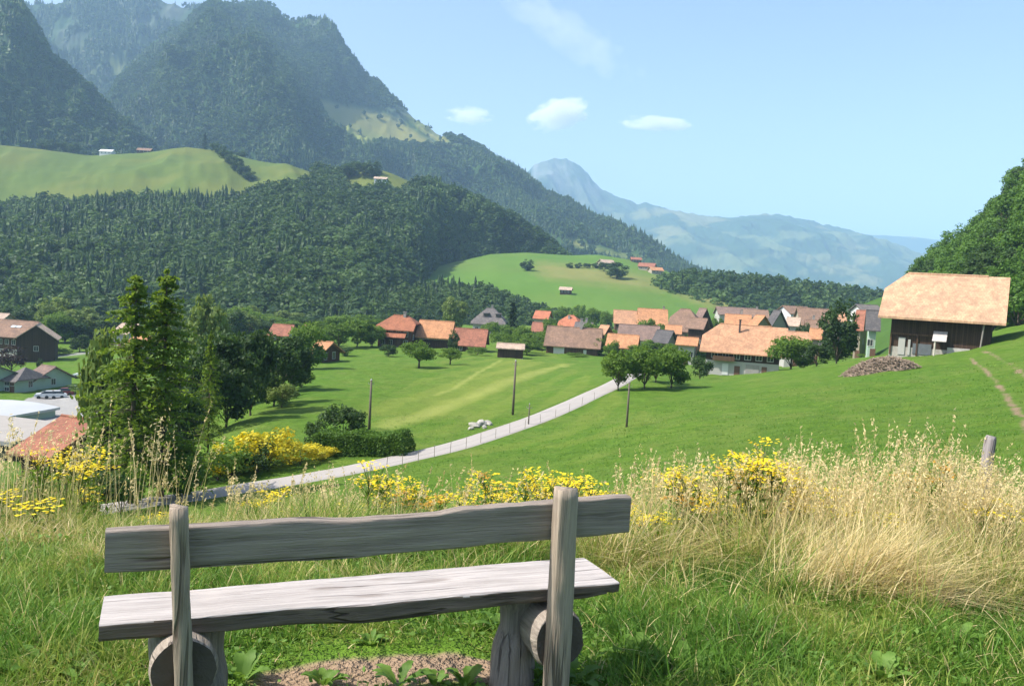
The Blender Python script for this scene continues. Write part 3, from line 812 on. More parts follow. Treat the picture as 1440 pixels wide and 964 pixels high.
BU = [(tree_proto(broad_tree, M_BROAD, 'bush', seed=s, h=3, w=3.4, trunk=.02, nlimb=12, nclump=90, nleaf=28, leaf=.22, tr=.06), 3, 3.4) for s in (51, 52)]
DB = [(tree_proto(broad_tree, M_DARK, 'dark_bush', seed=s, h=3, w=3.4, trunk=.02, nlimb=12, nclump=90, nleaf=28, leaf=.22, tr=.06), 3, 3.4) for s in (53, 54)]
CF = [(tree_proto(conifer, M_NEEDLE, 'conifer', seed=s, h=14, w=5.5, tiers=17, spokes=9, cards=7, leaf=.75, tr=.16), 14, 5.5) for s in (61, 62)]
LA = [(tree_proto(conifer, M_LARCH, 'larch', seed=s, h=13, w=6.4, tiers=30, spokes=10, cards=30, leaf=.25, tr=.13, base=.13, droop=.26, gap=.24, pw=.80), 13, 6.4) for s in (71, 74)]
PU = [(tree_proto(broad_tree, M_PURPLE, 'purple_tree', seed=81, h=7, w=7, trunk=.12, nlimb=12, nclump=90, nleaf=24, leaf=.4), 7, 7)]

def tree(kind, i, px, D, top, wpx, label, group=None, cat='tree', base=None):
    g = ground_pt(px, D)
    h = at(px, top, D)[2] - g[2]
    return plant(kind[i % len(kind)], g, max(h, .8), wpx / F * D, label, group, cat)

G_L = 'two tall larches beside the road'
tree(LA, 0, 184, 48, 386, 225, 'tall feathery green larch, left one of the two beside the road')
tree(LA, 1, 226, 49.5, 380, 215, 'tallest feathery green larch, right one of the two beside the road')
tree(PL, 0, 146, 62, 444, 66, 'rounded light green tree close behind the left side of the left larch')
tree(PL, 1, 289, 150, 414, 56, 'pale yellowish green round tree rising right behind the larches')
tree(LA, 1, 292, 66, 466, 70, 'smaller slim light green conifer to the right of the two larches')
for k, (i, px, D, top, w, lab) in enumerate([
        (0, 262, 78, 470, 70, 'dark tree filling the gap directly right of the larch trunks'),
        (1, 318, 82, 470, 78, 'dark dense tree at the lower side of the dark clump, beside the sloping lawn'),
        (2, 352, 88, 440, 66, 'tallest dark tree of the clump between the larches and the lawn'),
        (0, 385, 96, 464, 62, 'dark tree at the lawn edge in the middle of the dark clump'),
        (1, 412, 112, 470, 56, 'dark tree near the orange gable roof that stands among trees'),
        (2, 335, 104, 450, 70, 'dark tree at the back of the clump behind the light green conifer'),
        (0, 238, 62, 520, 80, 'low dark tree under the right larch beside the road'),
        (1, 170, 64, 515, 80, 'low dark tree under the left larch behind its trunk')]):
    tree(DK, i, px, D, top, w, lab, 'dark clump of trees left of the lawn')
tree(PL, 0, 396, 93, 537, 40, 'small pale green bush with light blossoms at the edge of the lawn', cat='bush')
tree(BU, 0, 424, 118, 520, 34, 'small green bush at the lawn edge left of the hedge and pole', cat='bush')
tree(BR, 0, 432, 150, 452, 52, 'green tree in front of the orange gable roof among trees')
tree(BR, 1, 476, 215, 452, 40, 'green tree, left one of the row left of the red hipped farmhouse')
tree(BR, 2, 502, 222, 448, 44, 'bright green tree in the middle of the row left of the red farmhouse')
tree(BR, 0, 522, 225, 456, 34, 'green tree nearest the left wall of the red hipped farmhouse')
tree(BR, 1, 452, 225, 450, 34, 'green tree above the orange gable roof among trees')
tree(DB, 0, 484, 190, 487, 26, 'dark bush right of the orange gable roof', cat='bush')
tree(DB, 1, 546, 192, 483, 26, 'round dark green bush below the red hipped farmhouse', cat='bush')
tree(FT, 0, 589, 160, 477, 48, 'round fruit tree standing alone on the lawn before the orange roofed barn')
tree(FT, 1, 633, 172, 489, 34, 'smaller fruit tree on the lawn right of the round fruit tree')
tree(DK, 0, 637, 212, 462, 15, 'slender dark tree between the pale orange roof and the red brown roof')
tree(BU, 1, 671, 208, 487, 30, 'low green bush in front of the red brown roofed barn', cat='bush')
tree(PL, 1, 638, 330, 417, 34, 'pale green poplar like tree left of the grey hipped villa')
tree(CF, 0, 719, 285, 424, 40, 'dark conifer right of the grey hipped villa')
tree(BR, 2, 690, 300, 452, 26, 'green tree close below the grey hipped villa')
tree(BR, 0, 745, 250, 468, 34, 'green tree behind the long flat roofed shed')
tree(BU, 0, 734, 300, 452, 26, 'green bush between the dark conifer and the small red roofs', cat='bush')
tree(BU, 0, 812, 222, 495, 28, 'green bush before the right end of the long brown house', cat='bush')
tree(DB, 0, 845, 262, 478, 26, 'dark bush at the gable of the long brown house', cat='bush')
for k, (px, D, top, w) in enumerate([(766, 420, 432, 22), (792, 425, 430, 26), (812, 420, 428, 24), (832, 410, 432, 26), (852, 400, 436, 18)]):
    tree(BR, k, px, D, top, w, 'green tree in the row at the foot of the green hill behind the village roofs', 'tree row at the foot of the green hill')
tree(BU, 1, 903, 285, 447, 34, 'green bush before the brown and orange roof', cat='bush')
tree(BR, 1, 869, 101, 489, 44, 'leafy green walnut tree nearest the end of the road, leftmost of the clump')
tree(BR, 2, 906, 103, 486, 52, 'leafy green walnut tree in the middle of the clump by the road end')
tree(BR, 0, 944, 106, 487, 52, 'leafy green walnut tree on the right of the clump by the road end')
tree(BR, 1, 922, 112, 488, 40, 'leafy green walnut tree at the back of the clump by the road end')
tree(DB, 1, 984, 140, 500, 30, 'dark bush left of the big orange house wall', cat='bush')
tree(BR, 0, 1112, 148, 472, 62, 'round green tree at the right end of the big orange roof')
tree(DK, 0, 1176, 140, 417, 50, 'tall dark green tree between the big orange house and the timber barn')
tree(DK, 2, 1148, 143, 478, 34, 'lower green tree leaning against the tall dark tree by the barn')
tree(DB, 0, 1126, 250, 452, 24, 'grey green bush among the brown roofs', cat='bush')
tree(BR, 2, 1008, 320, 446, 24, 'green tree behind the brown gable houses')
# trees on the hills
def hill_tree(kind, i, V, px, py, hm, wm, label, group=None, cat='tree'):
    X, Y = project(V)
    k = np.unravel_index(np.argmin(((X - px) ** 2 + (Y - py) ** 2) + 1e6 * (np.arange(V.shape[0]) > V.shape[0] - 8)[:, None]), X.shape)
    return plant(kind[i % len(kind)], V[k] - np.array([0, 0, .3]), hm, wm, label, group, cat)
hill_tree(DK, 0, VC, 741, 380, 9.5, 10, 'single dark tree standing alone on the left of the green hill')
hill_tree(DK, 1, VC, 866, 391, 13, 16, 'broad dark tree beside the farmhouse on the green hill')
hill_tree(DK, 2, VC, 850, 382, 9, 9, 'smaller dark tree left of the farmhouse tree on the green hill')
for k, px in enumerate((800, 812, 824, 838, 980, 992)):
    hill_tree(DK, k, VC, px, 376 if px < 900 else 402, 5, 6, 'small dark tree along the upper field edge of the green hill', 'small trees on the green hill')
hill_tree(CF, 1, VA, 287, 210, 19, 12, 'pointed dark conifer on the brow of the yellowish upper pasture')
for k, (px, py, h) in enumerate([(304, 214, 13), (311, 220, 12), (318, 228, 14), (326, 234, 13), (335, 241, 14), (344, 247, 13), (353, 252, 10), (340, 222, 8)]):
    hill_tree(DK, k, VA, px, py, h, 13, 'dark tree in the hedge row crossing the upper pasture', 'hedge row on the upper pasture')
for k, (px, py) in enumerate([(60, 210), (72, 212), (84, 213), (95, 214), (104, 216)]):
    hill_tree(DK, k, VA, px, py, 13, 14, 'dark tree of the small copse on the left upper pasture', 'copse on the upper pasture')
for k, (px, py) in enumerate([(490, 250), (500, 248), (510, 248), (521, 248)]):
    hill_tree(DK, k, VA, px, py, 17, 18, 'dark tree of the round copse on top of the forest hill', 'round copse on the forest hill')
# left valley
for k, (px, D, top, w) in enumerate([(12, 330, 432, 40), (48, 335, 425, 44), (76, 320, 414, 46), (105, 330, 434, 44), (132, 320, 440, 44), (160, 300, 440, 44), (245, 260, 436, 40), (318, 250, 440, 36)]):
    tree(PL if k in (2, 6) else DK, k, px, D, top, w, 'tree of the belt behind the valley houses at the forest foot', 'tree belt at the forest foot')
rb = random.Random(5)
for k in range(58):
    px = rb.uniform(-10, 560); D = rb.uniform(290, 385)
    tree(DK if rb.random() < .55 else (BR if rb.random() < .7 else PL), k, px, D, rb.uniform(428, 452) + (6 if px > 400 else 0), rb.uniform(34, 50), 'tree of the belt behind the valley houses at the forest foot', 'tree belt at the forest foot')
for k in range(80):
    px = rb.uniform(690, 1230); D = rb.uniform(212, 335)
    tree(BU if rb.random() < .6 else BR, k, px, D, yh(px) + rb.uniform(12.0, 16.0) / D * F, rb.uniform(18, 34), 'green garden bush among the village houses', 'garden bushes in the village', 'bush')
tree(PU, 0, 16, 210, 484, 40, 'dark purple leaved tree in front of the brown chalet')
tree(DK, 1, 112, 262, 470, 26, 'dark tree at the far end of the valley lawn')
tree(DK, 0, 56, 215, 503, 8, 'thin dark young tree on the valley lawn')
tree(BU, 0, 84, 255, 486, 30, 'green bush behind the far edge of the valley lawn', cat='bush')
tree(BU, 1, 118, 180, 540, 44, 'green bush at the parking yard beside the larch', cat='bush')
for k, (px, D, top, w, lab) in enumerate([(14, 40, 648, 110, 'bright green bush at the left below the flat roofed halls'), (78, 39, 662, 100, 'green bush below the red brown roof'), (134, 41, 655, 95, 'dark green bush left of the larch trunks'),
                                     (252, 49, 628, 70, 'green bush right of the larch trunks beside the road'), (306, 55, 618, 80, 'green bush behind the yellow flowers beside the road'), (362, 57, 622, 60, 'low green bush at the road behind the yellow flowers'), (170, 45, 640, 60, 'green bush directly left of the left larch trunk')]):
    tree(BU if k % 3 != 2 else DB, k, px, D, top, w, lab, cat='bush')
M_YELLOW = leaf_mat('yellow_blossom_leaves', (.085, .130, .016), (.78, .64, .03), .3, .1)
YB = [(tree_proto(broad_tree, M_YELLOW, 'yellow_bush', seed=s, h=3, w=3.4, trunk=.02, nlimb=12, nclump=90, nleaf=28, leaf=.20, tr=.06), 3, 3.4) for s in (57, 58)]
for k, (px, D, top, w, lab) in enumerate([(372, 58.5, 598, 92, 'tallest yellow flowering bush on the far verge of the road'), (422, 60.5, 622, 66, 'yellow flowering bush at the right of the tallest yellow bush, toward the hedge'),
                                     (325, 56, 622, 70, 'yellow flowering bush at the left of the tallest yellow bush'), (455, 62, 640, 40, 'low yellow flowering bush closest to the clipped hedge')]):
    tree(YB, k, px, D, top, w, lab, cat='bush')
# hedge by the road
def hedge(name, p0, p1, wdt, hgt, n, label):
    rs = np.random.default_rng(5)
    t = rs.random(n); L = np.linalg.norm(p1 - p0)
    ax = (p1 - p0) / L; nr_ = np.array([-ax[1], ax[0], 0]); nr_ /= np.linalg.norm(nr_)
    q = rs.uniform(-1, 1, (n, 2)); s = np.maximum(np.abs(q[:, 0]), np.abs(q[:, 1])); q = q / s[:, None] * (s[:, None] ** .35)
    hh = hgt * (.9 + .25 * vnoise(t * L * .9, t * 0, 4)) * (1 - .6 * np.clip(np.abs(t - .5) * 2 - .88, 0, 1) / .12)
    P = p0 + t[:, None] * (p1 - p0) + nr_ * (q[:, :1] * wdt / 2)
    P[:, 2] = gz(P[:, 0], P[:, 1]) + (q[:, 1] * .5 + .5) * hh
    V, Fc = rquad(P, .17, rs, .7)
    o = mk(name, V, Fc, M_HEDGE, attrs={'tint': np.repeat(np.clip(vnoise(t * L * 2, q[:, 1] * 2 + q[:, 0], 8), 0, 1), 4)})
    return tag(o, label, 'hedge')
M_HEDGE = leaf_mat('hedge_leaves', (.035, .085, .012), (.105, .195, .026))
hp0 = ground_pt(440, 64.5); hp1 = ground_pt(576, 63)
hedge('hedge', hp0, hp1, 2.6, 1.55, 15000, 'long clipped green hedge on the far side of the road')
tree(DB, 0, 482, 68, 569, 66, 'dark round bush rising behind the long clipped hedge', cat='bush')
tree(DB, 1, 446, 66, 590, 40, 'smaller dark bush at the left end of the clipped hedge', cat='bush')

# the hillside wood on the right: single trees sharing a few models
PS, tS = tripts(VS, TS, 2600, 5, 1.25)
pxS, pyS = project(PS)
sel = []
order = np.random.default_rng(3).permutation(len(PS))
for i in order:
    if not (1292 < pxS[i] < 1500 and pyS[i] > 120): continue
    if tS[i] < .03: continue
    if all((PS[i][0] - PS[j][0]) ** 2 + (PS[i][1] - PS[j][1]) ** 2 + (PS[i][2] - PS[j][2]) ** 2 > 30 for j in sel): sel.append(i)
    if len(sel) >= 270: break
for k, i in enumerate(sel):
    h = random.uniform(7.5, 12.5)
    dark = random.random() < .2
    plant(HL[k % 4] if not dark else DK[k % 3], PS[i] - np.array([0, 0, .4]), h, h * random.uniform(.75, .95), 'green leafy tree in the wood on the steep right hillside', 'wood on the right hillside')

# ---- far woods: one object each, nobody could count them
def tmpl_con(seed, tiers, spokes):
    rs = np.random.default_rng(seed); V, Fc = [], []
    for i in range(tiers):
        z0 = i / tiers * .92; R = .26 * (1 - i / tiers) ** .9 + .02; z1 = z0 + 1.7 / tiers
        for s in range(spokes):
            a = 2 * math.pi * (s + rs.uniform(0, .6)) / spokes; da = math.pi / spokes * 1.25; r = R * rs.uniform(.65, 1.2)
            b_ = len(V)
            V += [(0, 0, min(1, z1)), (math.cos(a - da) * r * .8, math.sin(a - da) * r * .8, z0 + .02), (math.cos(a) * r, math.sin(a) * r, z0 - rs.uniform(0, .05)), (math.cos(a + da) * r * .8, math.sin(a + da) * r * .8, z0 + .02)]
            Fc += [(b_, b_ + 1, b_ + 2, b_ + 3)]
    return np.array(V, float), np.array(Fc)
def tmpl_br(seed, n, leaf):
    rs = np.random.default_rng(seed)
    sub = rs.normal(size=(9, 3)); sub /= np.linalg.norm(sub, axis=1)[:, None]; sub *= rs.uniform(.3, .75, (9, 1))
    q = rs.normal(size=(n, 3)); q /= np.linalg.norm(q, axis=1)[:, None]
    P = sub[rs.integers(0, 9, n)] + q * .42
    P = P * np.array([.36, .36, .42]) + np.array([0, 0, .52])
    P[:, 2] = np.maximum(P[:, 2], .05)
    V, Fc = rquad(P, leaf, rs, .85, .6, None, q)
    return V, Fc
def wood(name, P, H, Wd, kind, tm, mat, tint, seed=0):
    """all trees of a far wood replicated into one mesh"""
    rs = np.random.default_rng(seed)
    Vs, Fs, Ts, base = [], [], [], 0
    for k in range(len(tm)):
        idx = np.where(kind == k)[0]
        if not len(idx): continue
        V0, F0 = tm[k]
        a = rs.uniform(0, 6.28, len(idx)); c, s = np.cos(a)[:, None], np.sin(a)[:, None]
        x = V0[None, :, 0] * c - V0[None, :, 1] * s; y = V0[None, :, 0] * s + V0[None, :, 1] * c
        w = Wd[idx][:, None]
        V = np.stack([x * w, y * w, V0[None, :, 2] * H[idx][:, None]], -1) + P[idx][:, None, :]
        Fs.append((F0[None] + (np.arange(len(idx)) * len(V0))[:, None, None] + base).reshape(-1, 4))
        Vs.append(V.reshape(-1, 3)); Ts.append(np.repeat(tint[idx], len(V0))); base += len(idx) * len(V0)
    o = mk(name, np.concatenate(Vs), np.concatenate(Fs), mat, attrs={'tint': np.concatenate(Ts)})
    return tag(o, kind='stuff')
M_WOOD = leaf_mat('wood_leaves', (.015, .042, .012), (.085, .148, .030), .3, 0)
M_WOODFAR = leaf_mat('far_wood_leaves', (.018, .048, .015), (.082, .142, .032), .25, 0)
TM_NEAR = [tmpl_con(1, 9, 7), tmpl_con(2, 8, 6), tmpl_br(3, 230, .135), tmpl_br(4, 230, .14), tmpl_br(5, 210, .145)]
TM_FAR = [tmpl_con(6, 4, 5), tmpl_con(7, 4, 4), tmpl_br(8, 36, .30), tmpl_br(9, 36, .32)]
def mkwood(name, V, T, n, keep, hr, wr, pcon, tm, mat, seed, tmax=None, clump=60):
    P, t = tripts(V, T, n, seed, tmax)
    px, py = project(P)
    ok = keep(px, py, t, P)
    P = P[ok]; r = np.random.default_rng(seed + 1)
    nb = fbm(P[:, 0] / clump, (P[:, 1] + P[:, 2]) / clump, 3, seed)
    con = r.random(len(P)) < np.clip(pcon + (nb - .5) * 2.2, 0, .85)
    half = 2
    kind = np.where(con, r.integers(0, 2, len(P)), r.integers(2, len(tm), len(P)))
    H = (hr[0] + (hr[1] - hr[0]) * 1.35 * r.random(len(P)) ** 1.6) * np.where(con, 1.12, .9)
    Wd = H * np.where(con, r.uniform(.75, 1.0, len(P)), r.uniform(.95, 1.3, len(P))) * wr
    tint = np.clip(np.where(con, .10, .50) + r.normal(0, .17, len(P)) + (nb - .5) * 1.1 + (fbm(P[:, 0] / (clump * .35), (P[:, 1] + P[:, 2]) / (clump * .35), 2, seed + 7) - .5) * .7, 0, 1)
    P[:, 2] -= .5
    print(name, len(P))
    return wood(name, P, H, Wd, kind, tm, mat, tint, seed)
def keepA(px, py, t, P):
    me = np.maximum(inpoly(px, py, [(-300, 190), (300, 200), (442, 236), (446, 262), (376, 272), (335, 284), (200, 286), (-300, 305)]), inpoly(px, py, [(480, 262), (495, 238), (560, 234), (596, 262), (560, 272), (500, 274)]))
    me = me & (t > .6)
    return (~me) & (px > -120) & (px < 900) & ((t < 1.12) | (px > 370)) & (t < 2.15)
mkwood('forest', VA, TA, 27000, keepA, (9.5, 15.5), 1.1, .04, TM_NEAR, M_WOOD, 101, None, 70)
mkwood('spur_forest', VB, TB, 3200, lambda px, py, t, P: t < 1.5, (7, 10.5), 1.1, -.05, TM_NEAR, M_WOOD, 103, None, 40)
mkwood('valley_forest', VE, TE, 4200, lambda px, py, t, P: (t < 1.5) & (px > 925 + 0 * py), (12, 18), 1.05, -.35, TM_NEAR, M_WOOD, 105, None, 60)
mkwood('shoulder_forest', VL, TL, 16000, lambda px, py, t, P: (px > -60) & (t > .3) & (t < 2.1), (11, 18), 1.0, .15, TM_FAR, M_WOODFAR, 107, None, 90)
def keepM(px, py, t, P):
    mead = inpoly(px, py, [(448, 138), (478, 146), (520, 152), (560, 148), (600, 172), (640, 206), (590, 206), (545, 198), (515, 206), (490, 194), (462, 170)]) | inpoly(px, py, [(790, 330), (840, 346), (905, 362), (905, 367), (850, 362), (800, 345)])
    r = np.random.default_rng(9).random(len(px))
    return (t > .4) & (t < 3.12) & ~(mead & (r < .985)) & ~((t > 2.78) & (px < 560) & (r < .8)) & ~((t > 2.9) & (r < .5))
mkwood('mountain_forest', VM, TM, 85000, keepM, (9, 16), .95, .28, TM_FAR, M_WOODFAR, 109, None, 130)
mkwood('range_forest', VR, TR, 26000, lambda px, py, t, P: (px > 0) & (t > .8) & (t < 2.1) & (fbm(P[:, 0] / 80, P[:, 2] / 80, 3, 4) > .37), (14, 24), .9, .8, TM_FAR, M_WOODFAR, 111, None, 130)
# ------------------------------------------------------------------ buildings
TIMBER = plank_mat('dark_timber', (.060, .036, .024), .25)
TIMBER2 = plank_mat('brown_timber', (.105, .060, .036), .25)
PLASTER = simple_mat('white_plaster', (.40, .385, .355), .9, .12, .8)
CREAM = simple_mat('cream_plaster', (.34, .29, .22), .9, .12, .8)
GREENW = simple_mat('pale_green_plaster', (.33, .42, .35), .9, .12, .8)
STONE = simple_mat('rubble_stone', (.36, .33, .29), .95, .45, 2.5, .6)
FRAME = simple_mat('window_frame_paint', (.55, .53, .50), .6, .1, 2)
BROWNP = simple_mat('brown_paint', (.13, .07, .045), .6, .2, 2)
WHITEP = simple_mat('white_paint', (.60, .59, .57), .5, .06, 2)
GLASS = simple_mat('window_glass', (.03, .035, .04), .12, .2, .5, 0, .6)
CHIM = simple_mat('chimney_stone', (.30, .27, .25), .9, .3, 3)
ORANGE = roof_mat((.47, .23, .115)); ORANGE2 = roof_mat((.46, .25, .145)); RED = roof_mat((.33, .130, .072)); REDBR = roof_mat((.30, .125, .080))
BROWN = roof_mat((.240, .150, .105)); GREY = roof_mat((.16, .140, .132)); DGREY = roof_mat((.105, .096, .094)); PURP = roof_mat((.215, .145, .118)); PALER = roof_mat((.46, .34, .26)); BRIGHT = roof_mat((.43, .155, .085))
METAL = simple_mat('metal_roof', (.50, .53, .56), .45, .08, .6)

def roof_mesh(hx, hy, o, eave, ridge, t, kl, kr):
    HX, HY = hx + o, hy + o
    def end(k, sgn):
        hyk = HY * (1 - k); zk = eave + (ridge - eave) * k
        xr = sgn * (HX - hyk * .85) if k < .999 else sgn * HX
        if abs(xr) < .05 * HX or xr * sgn < 0: xr = sgn * .06 * HX
        return [(sgn * HX, -HY, eave), (sgn * HX, -hyk, zk), (xr, 0, ridge), (sgn * HX, hyk, zk), (sgn * HX, HY, eave)]
    L, R = end(kl, -1), end(kr, 1)
    bm = bmesh.new(); cache = {}
    def vv(p):
        key = tuple(round(c, 4) for c in p)
        if key not in cache: cache[key] = bm.verts.new(p)
        return cache[key]
    def face(ps):
        q = []
        for p in ps:
            v_ = vv(p)
            if v_ not in q: q.append(v_)
        if len(q) > 2: return bm.faces.new(q)
    face([L[0], R[0], R[1], R[2], L[2], L[1]])
    face([R[4], L[4], L[3], L[2], R[2], R[3]])
    if kl < .999: face([L[3], L[1], L[2]])
    if kr < .999: face([R[1], R[3], R[2]])
    top = list(bm.faces)
    r = bmesh.ops.extrude_face_region(bm, geom=top)
    bmesh.ops.translate(bm, vec=(0, 0, -t), verts=[e for e in r['geom'] if isinstance(e, bmesh.types.BMVert)])
    bmesh.ops.recalc_face_normals(bm, faces=bm.faces)
    return bm
def bm_obj(bm, name, mat, parent):
    me = bpy.data.meshes.new(name); bm.to_mesh(me); bm.free(); me.materials.append(mat)
    o = bpy.data.objects.new(name, me); COL.objects.link(o); o.parent = parent
    return o
def prism(mb, poly_yz, x0, x1):
    n = len(poly_yz)
    V = [(x0, y, z) for y, z in poly_yz] + [(x1, y, z) for y, z in poly_yz]
    Fc = [tuple(range(n)), tuple(range(2 * n - 1, n - 1, -1))] + [(i, i + n, (i + 1) % n + n, (i + 1) % n) for i in range(n)]
    mb.add(V, [f[::-1] for f in Fc])
_wc = {}
def window(parent, x, y, z, w, h, side, frame=None, hsh=True):
    """side: 'f' front (-y), 'r' right (+x), 'l' left (-x)"""
    frame = frame or FRAME
    key = (round(w, 1), round(h, 1), frame.name)
    if key not in _wc:
        mb = MB(); b_ = .09
        mb.box(-w / 2 - b_, w / 2 + b_, -.07, .0, h / 2, h / 2 + b_); mb.box(-w / 2 - b_, w / 2 + b_, -.10, .0, -h / 2 - b_, -h / 2)
        mb.box(-w / 2 - b_, -w / 2, -.07, 0, -h / 2, h / 2); mb.box(w / 2, w / 2 + b_, -.07, 0, -h / 2, h / 2); mb.box(-.035, .035, -.06, 0, -h / 2, h / 2)
        f = mb.build('window', frame)
        p = MB().box(-w / 2, w / 2, -.03, .0, -h / 2, h / 2).build('pane', GLASS)
        _wc[key] = (f.data, p.data); bpy.data.objects.remove(f); bpy.data.objects.remove(p)
    f = bpy.data.objects.new('window', _wc[key][0]); COL.objects.link(f); f.parent = parent
    f.location = (x, y, z); f.rotation_euler = (0, 0, {'f': 0, 'r': RAD(90), 'l': RAD(-90)}[side])
    p = bpy.data.objects.new('pane', _wc[key][1]); COL.objects.link(p); p.parent = f
    return f
def house(name, label, x0, x1, pyr, pye, D, W, rz, roof, wall, kl=1, kr=1, base=None, basewall=None, o=.8, t=.22, win=(3, 1), gwin=0, chim=None, cat='house', group=None, L=None, z=None, dmg=None, door=True, winmat=None, ridgez=None):
    """x0,x1: picture columns of the roof ends; pyr / pye: picture rows of ridge and near eave; D distance, W depth"""
    pxc = (x0 + x1) / 2; rz = RAD(rz)
    g = ground_pt(pxc, D)
    if L is None:
        L = (x1 - x0) / F * D
        L = max((L - abs(math.sin(rz)) * W) / max(math.cos(rz), .3), 3.0) - 2 * o
    hx, hy = L / 2, W / 2
    # floor level: the lowest ground under the corners
    cs, sn = math.cos(rz), math.sin(rz)
    cor = [gz(g[0] + sx * hx * cs - sy * hy * sn, g[1] + sx * hx * sn + sy * hy * cs) for sx in (-1, 1) for sy in (-1, 1)]
    zb = float(np.mean(cor)) if z is None else z
    nearD = D - math.cos(rz) * (hy + o)
    ridge = at(pxc, pyr, D)[2] - zb; eave = at(pxc, pye, nearD)[2] - zb
    eave = max(eave, 1.6); ridge = max(ridge, eave + 1.0)
    root = empty(name, (g[0], g[1], zb), rz, label, cat, group)
    s = (ridge - eave) / (hy + o)
    und = lambda y, k: min(eave + s * (hy + o - abs(y)) - t, eave + (ridge - eave) * k - t if k < .999 else 1e9)
    mb = MB(); depth = float(max(cor) - min(cor)) + 1.5
    bz = 0 if base is None else base
    k = min(kl, kr); wt = und(hy, 1)
    if k < .05: poly = [(-hy, bz), (-hy, wt), (hy, wt), (hy, bz)]
    elif k > .999: poly = [(-hy, bz), (-hy, wt), (0, und(0, 1)), (hy, wt), (hy, bz)]
    else:
        yk = (hy + o) * (1 - k); yk = min(yk, hy * .95)
        poly = [(-hy, bz), (-hy, wt), (-yk, und(yk, 1)), (yk, und(yk, 1)), (hy, wt), (hy, bz)]
    prism(mb, poly[::-1], -hx, hx)
    mb.build('wall', wall, root)
    MB().box(-hx - .05, hx + .05, -hy - .05, hy + .05, -depth, bz).build('base_wall', basewall or STONE, root)
    r = bm_obj(roof_mesh(hx, hy, o, eave, ridge, t, kl, kr), 'roof', roof, root)
    if kl > .05 and kr > .05 or True:
        rl = hx + o - (0 if k > .999 else (hy + o) * (1 - k) * .85)
        if rl > .6: MB().tube([(-rl * .98, 0, ridge + .02), (rl * .98, 0, ridge + .02)], .14, 6).build('ridge_cap', roof, r)
    if chim:
        for (fx, fy, ch) in chim:
            cx, cy_ = fx * hx, fy * hy; zt = eave + s * (hy + o - abs(cy_))
            c = MB().box(cx - .35, cx + .35, cy_ - .3, cy_ + .3, zt - .6, zt + ch).box(cx - .45, cx + .45, cy_ - .4, cy_ + .4, zt + ch + .003, zt + ch + .15).build('chimney', CHIM, r)
    nw, rows = win
    hw = wt - .3
    for j in range(rows):
        zz = bz + (hw - bz) * (j + .55) / rows
        for i in range(nw):
            fx = (i + .5) / nw * 2 - 1
            if j == 0 and door and i == nw // 2 and bz < .5:
                d = MB().box(-.55, .55, -.09, -.0, .05, 2.1).build('door', BROWNP, root); d.location = (fx * hx * .9, -hy - .003, 0)
                continue
            window(root, fx * hx * .92, -hy - .003, zz, 1.0, min(1.25, (hw - bz) / rows * .6), 'f', winmat)
    for i in range(gwin):
        fy = (i + .5) / gwin * 2 - 1
        window(root, hx + .003, fy * hy * .8, bz + max(1.3, (wt - bz) * .55), 1.0, 1.2, 'r', winmat)
        window(root, -hx - .003, fy * hy * .8, bz + max(1.3, (wt - bz) * .55), 1.0, 1.2, 'l', winmat)
    return root, dict(hx=hx, hy=hy, eave=eave, ridge=ridge, wt=wt, o=o, zb=zb, g=g, rz=rz)

H = house
# farm by the lawn
hr, q = H('farmhouse', 'red roofed dark timber farmhouse with two tiered hipped roof above the lawn', 530, 590, 443, 464, 232, 9.5, -6, RED, TIMBER2, .25, .45, win=(4, 2), gwin=2, chim=[(.35, -.1, 1.2)])
pe = MB().add([(-q['hx'] - 1.3, -q['hy'] - 2.2, q['eave'] - 1.75), (q['hx'] * .75, -q['hy'] - 2.2, q['eave'] - 1.75), (q['hx'] * .75, -q['hy'] - .02, q['eave'] - .5), (-q['hx'] - 1.3, -q['hy'] - .02, q['eave'] - .5),
               (-q['hx'] - 1.3, -q['hy'] - 2.2, q['eave'] - 1.95), (q['hx'] * .75, -q['hy'] - 2.2, q['eave'] - 1.95), (q['hx'] * .75, -q['hy'] - .02, q['eave'] - .7), (-q['hx'] - 1.3, -q['hy'] - .02, q['eave'] - .7)],
              [(0, 1, 2, 3), (7, 6, 5, 4), (0, 4, 5, 1), (1, 5, 6, 2), (2, 6, 7, 3), (3, 7, 4, 0)]).build('skirt_roof', RED, hr)
mbp = MB()
for i in range(5): mbp.box(-q['hx'] - .9 + i * (q['hx'] * 1.75 + .6) / 4, -q['hx'] - .75 + i * (q['hx'] * 1.75 + .6) / 4, -q['hy'] - 1.9, -q['hy'] - 1.75, -.6, q['eave'] - 1.85)
mbp.build('veranda_frame', TIMBER, hr)
H('barn', 'barn with bright orange roof and pale front wall joined right of the red farmhouse', 586, 640, 451, 475, 236, 10, -4, ORANGE, CREAM, base=2.2, basewall=TIMBER, win=(4, 1), gwin=1, cat='barn')
H('barn', 'low barn with red brown roof at the right end of the farm row', 636, 687, 462, 487, 226, 9, -4, REDBR, TIMBER, win=(3, 1), cat='barn')
H('villa', 'grey slate hip roofed villa with two dark dormers behind the pale poplar tree', 662, 714, 433, 456, 330, 12, -5, GREY, PLASTER, .15, .15, win=(5, 1), chim=[(.1, .1, 1.5)])
vr = bpy.data.objects['villa']; vroof = [c for c in vr.children if c.name.startswith('roof')][0]
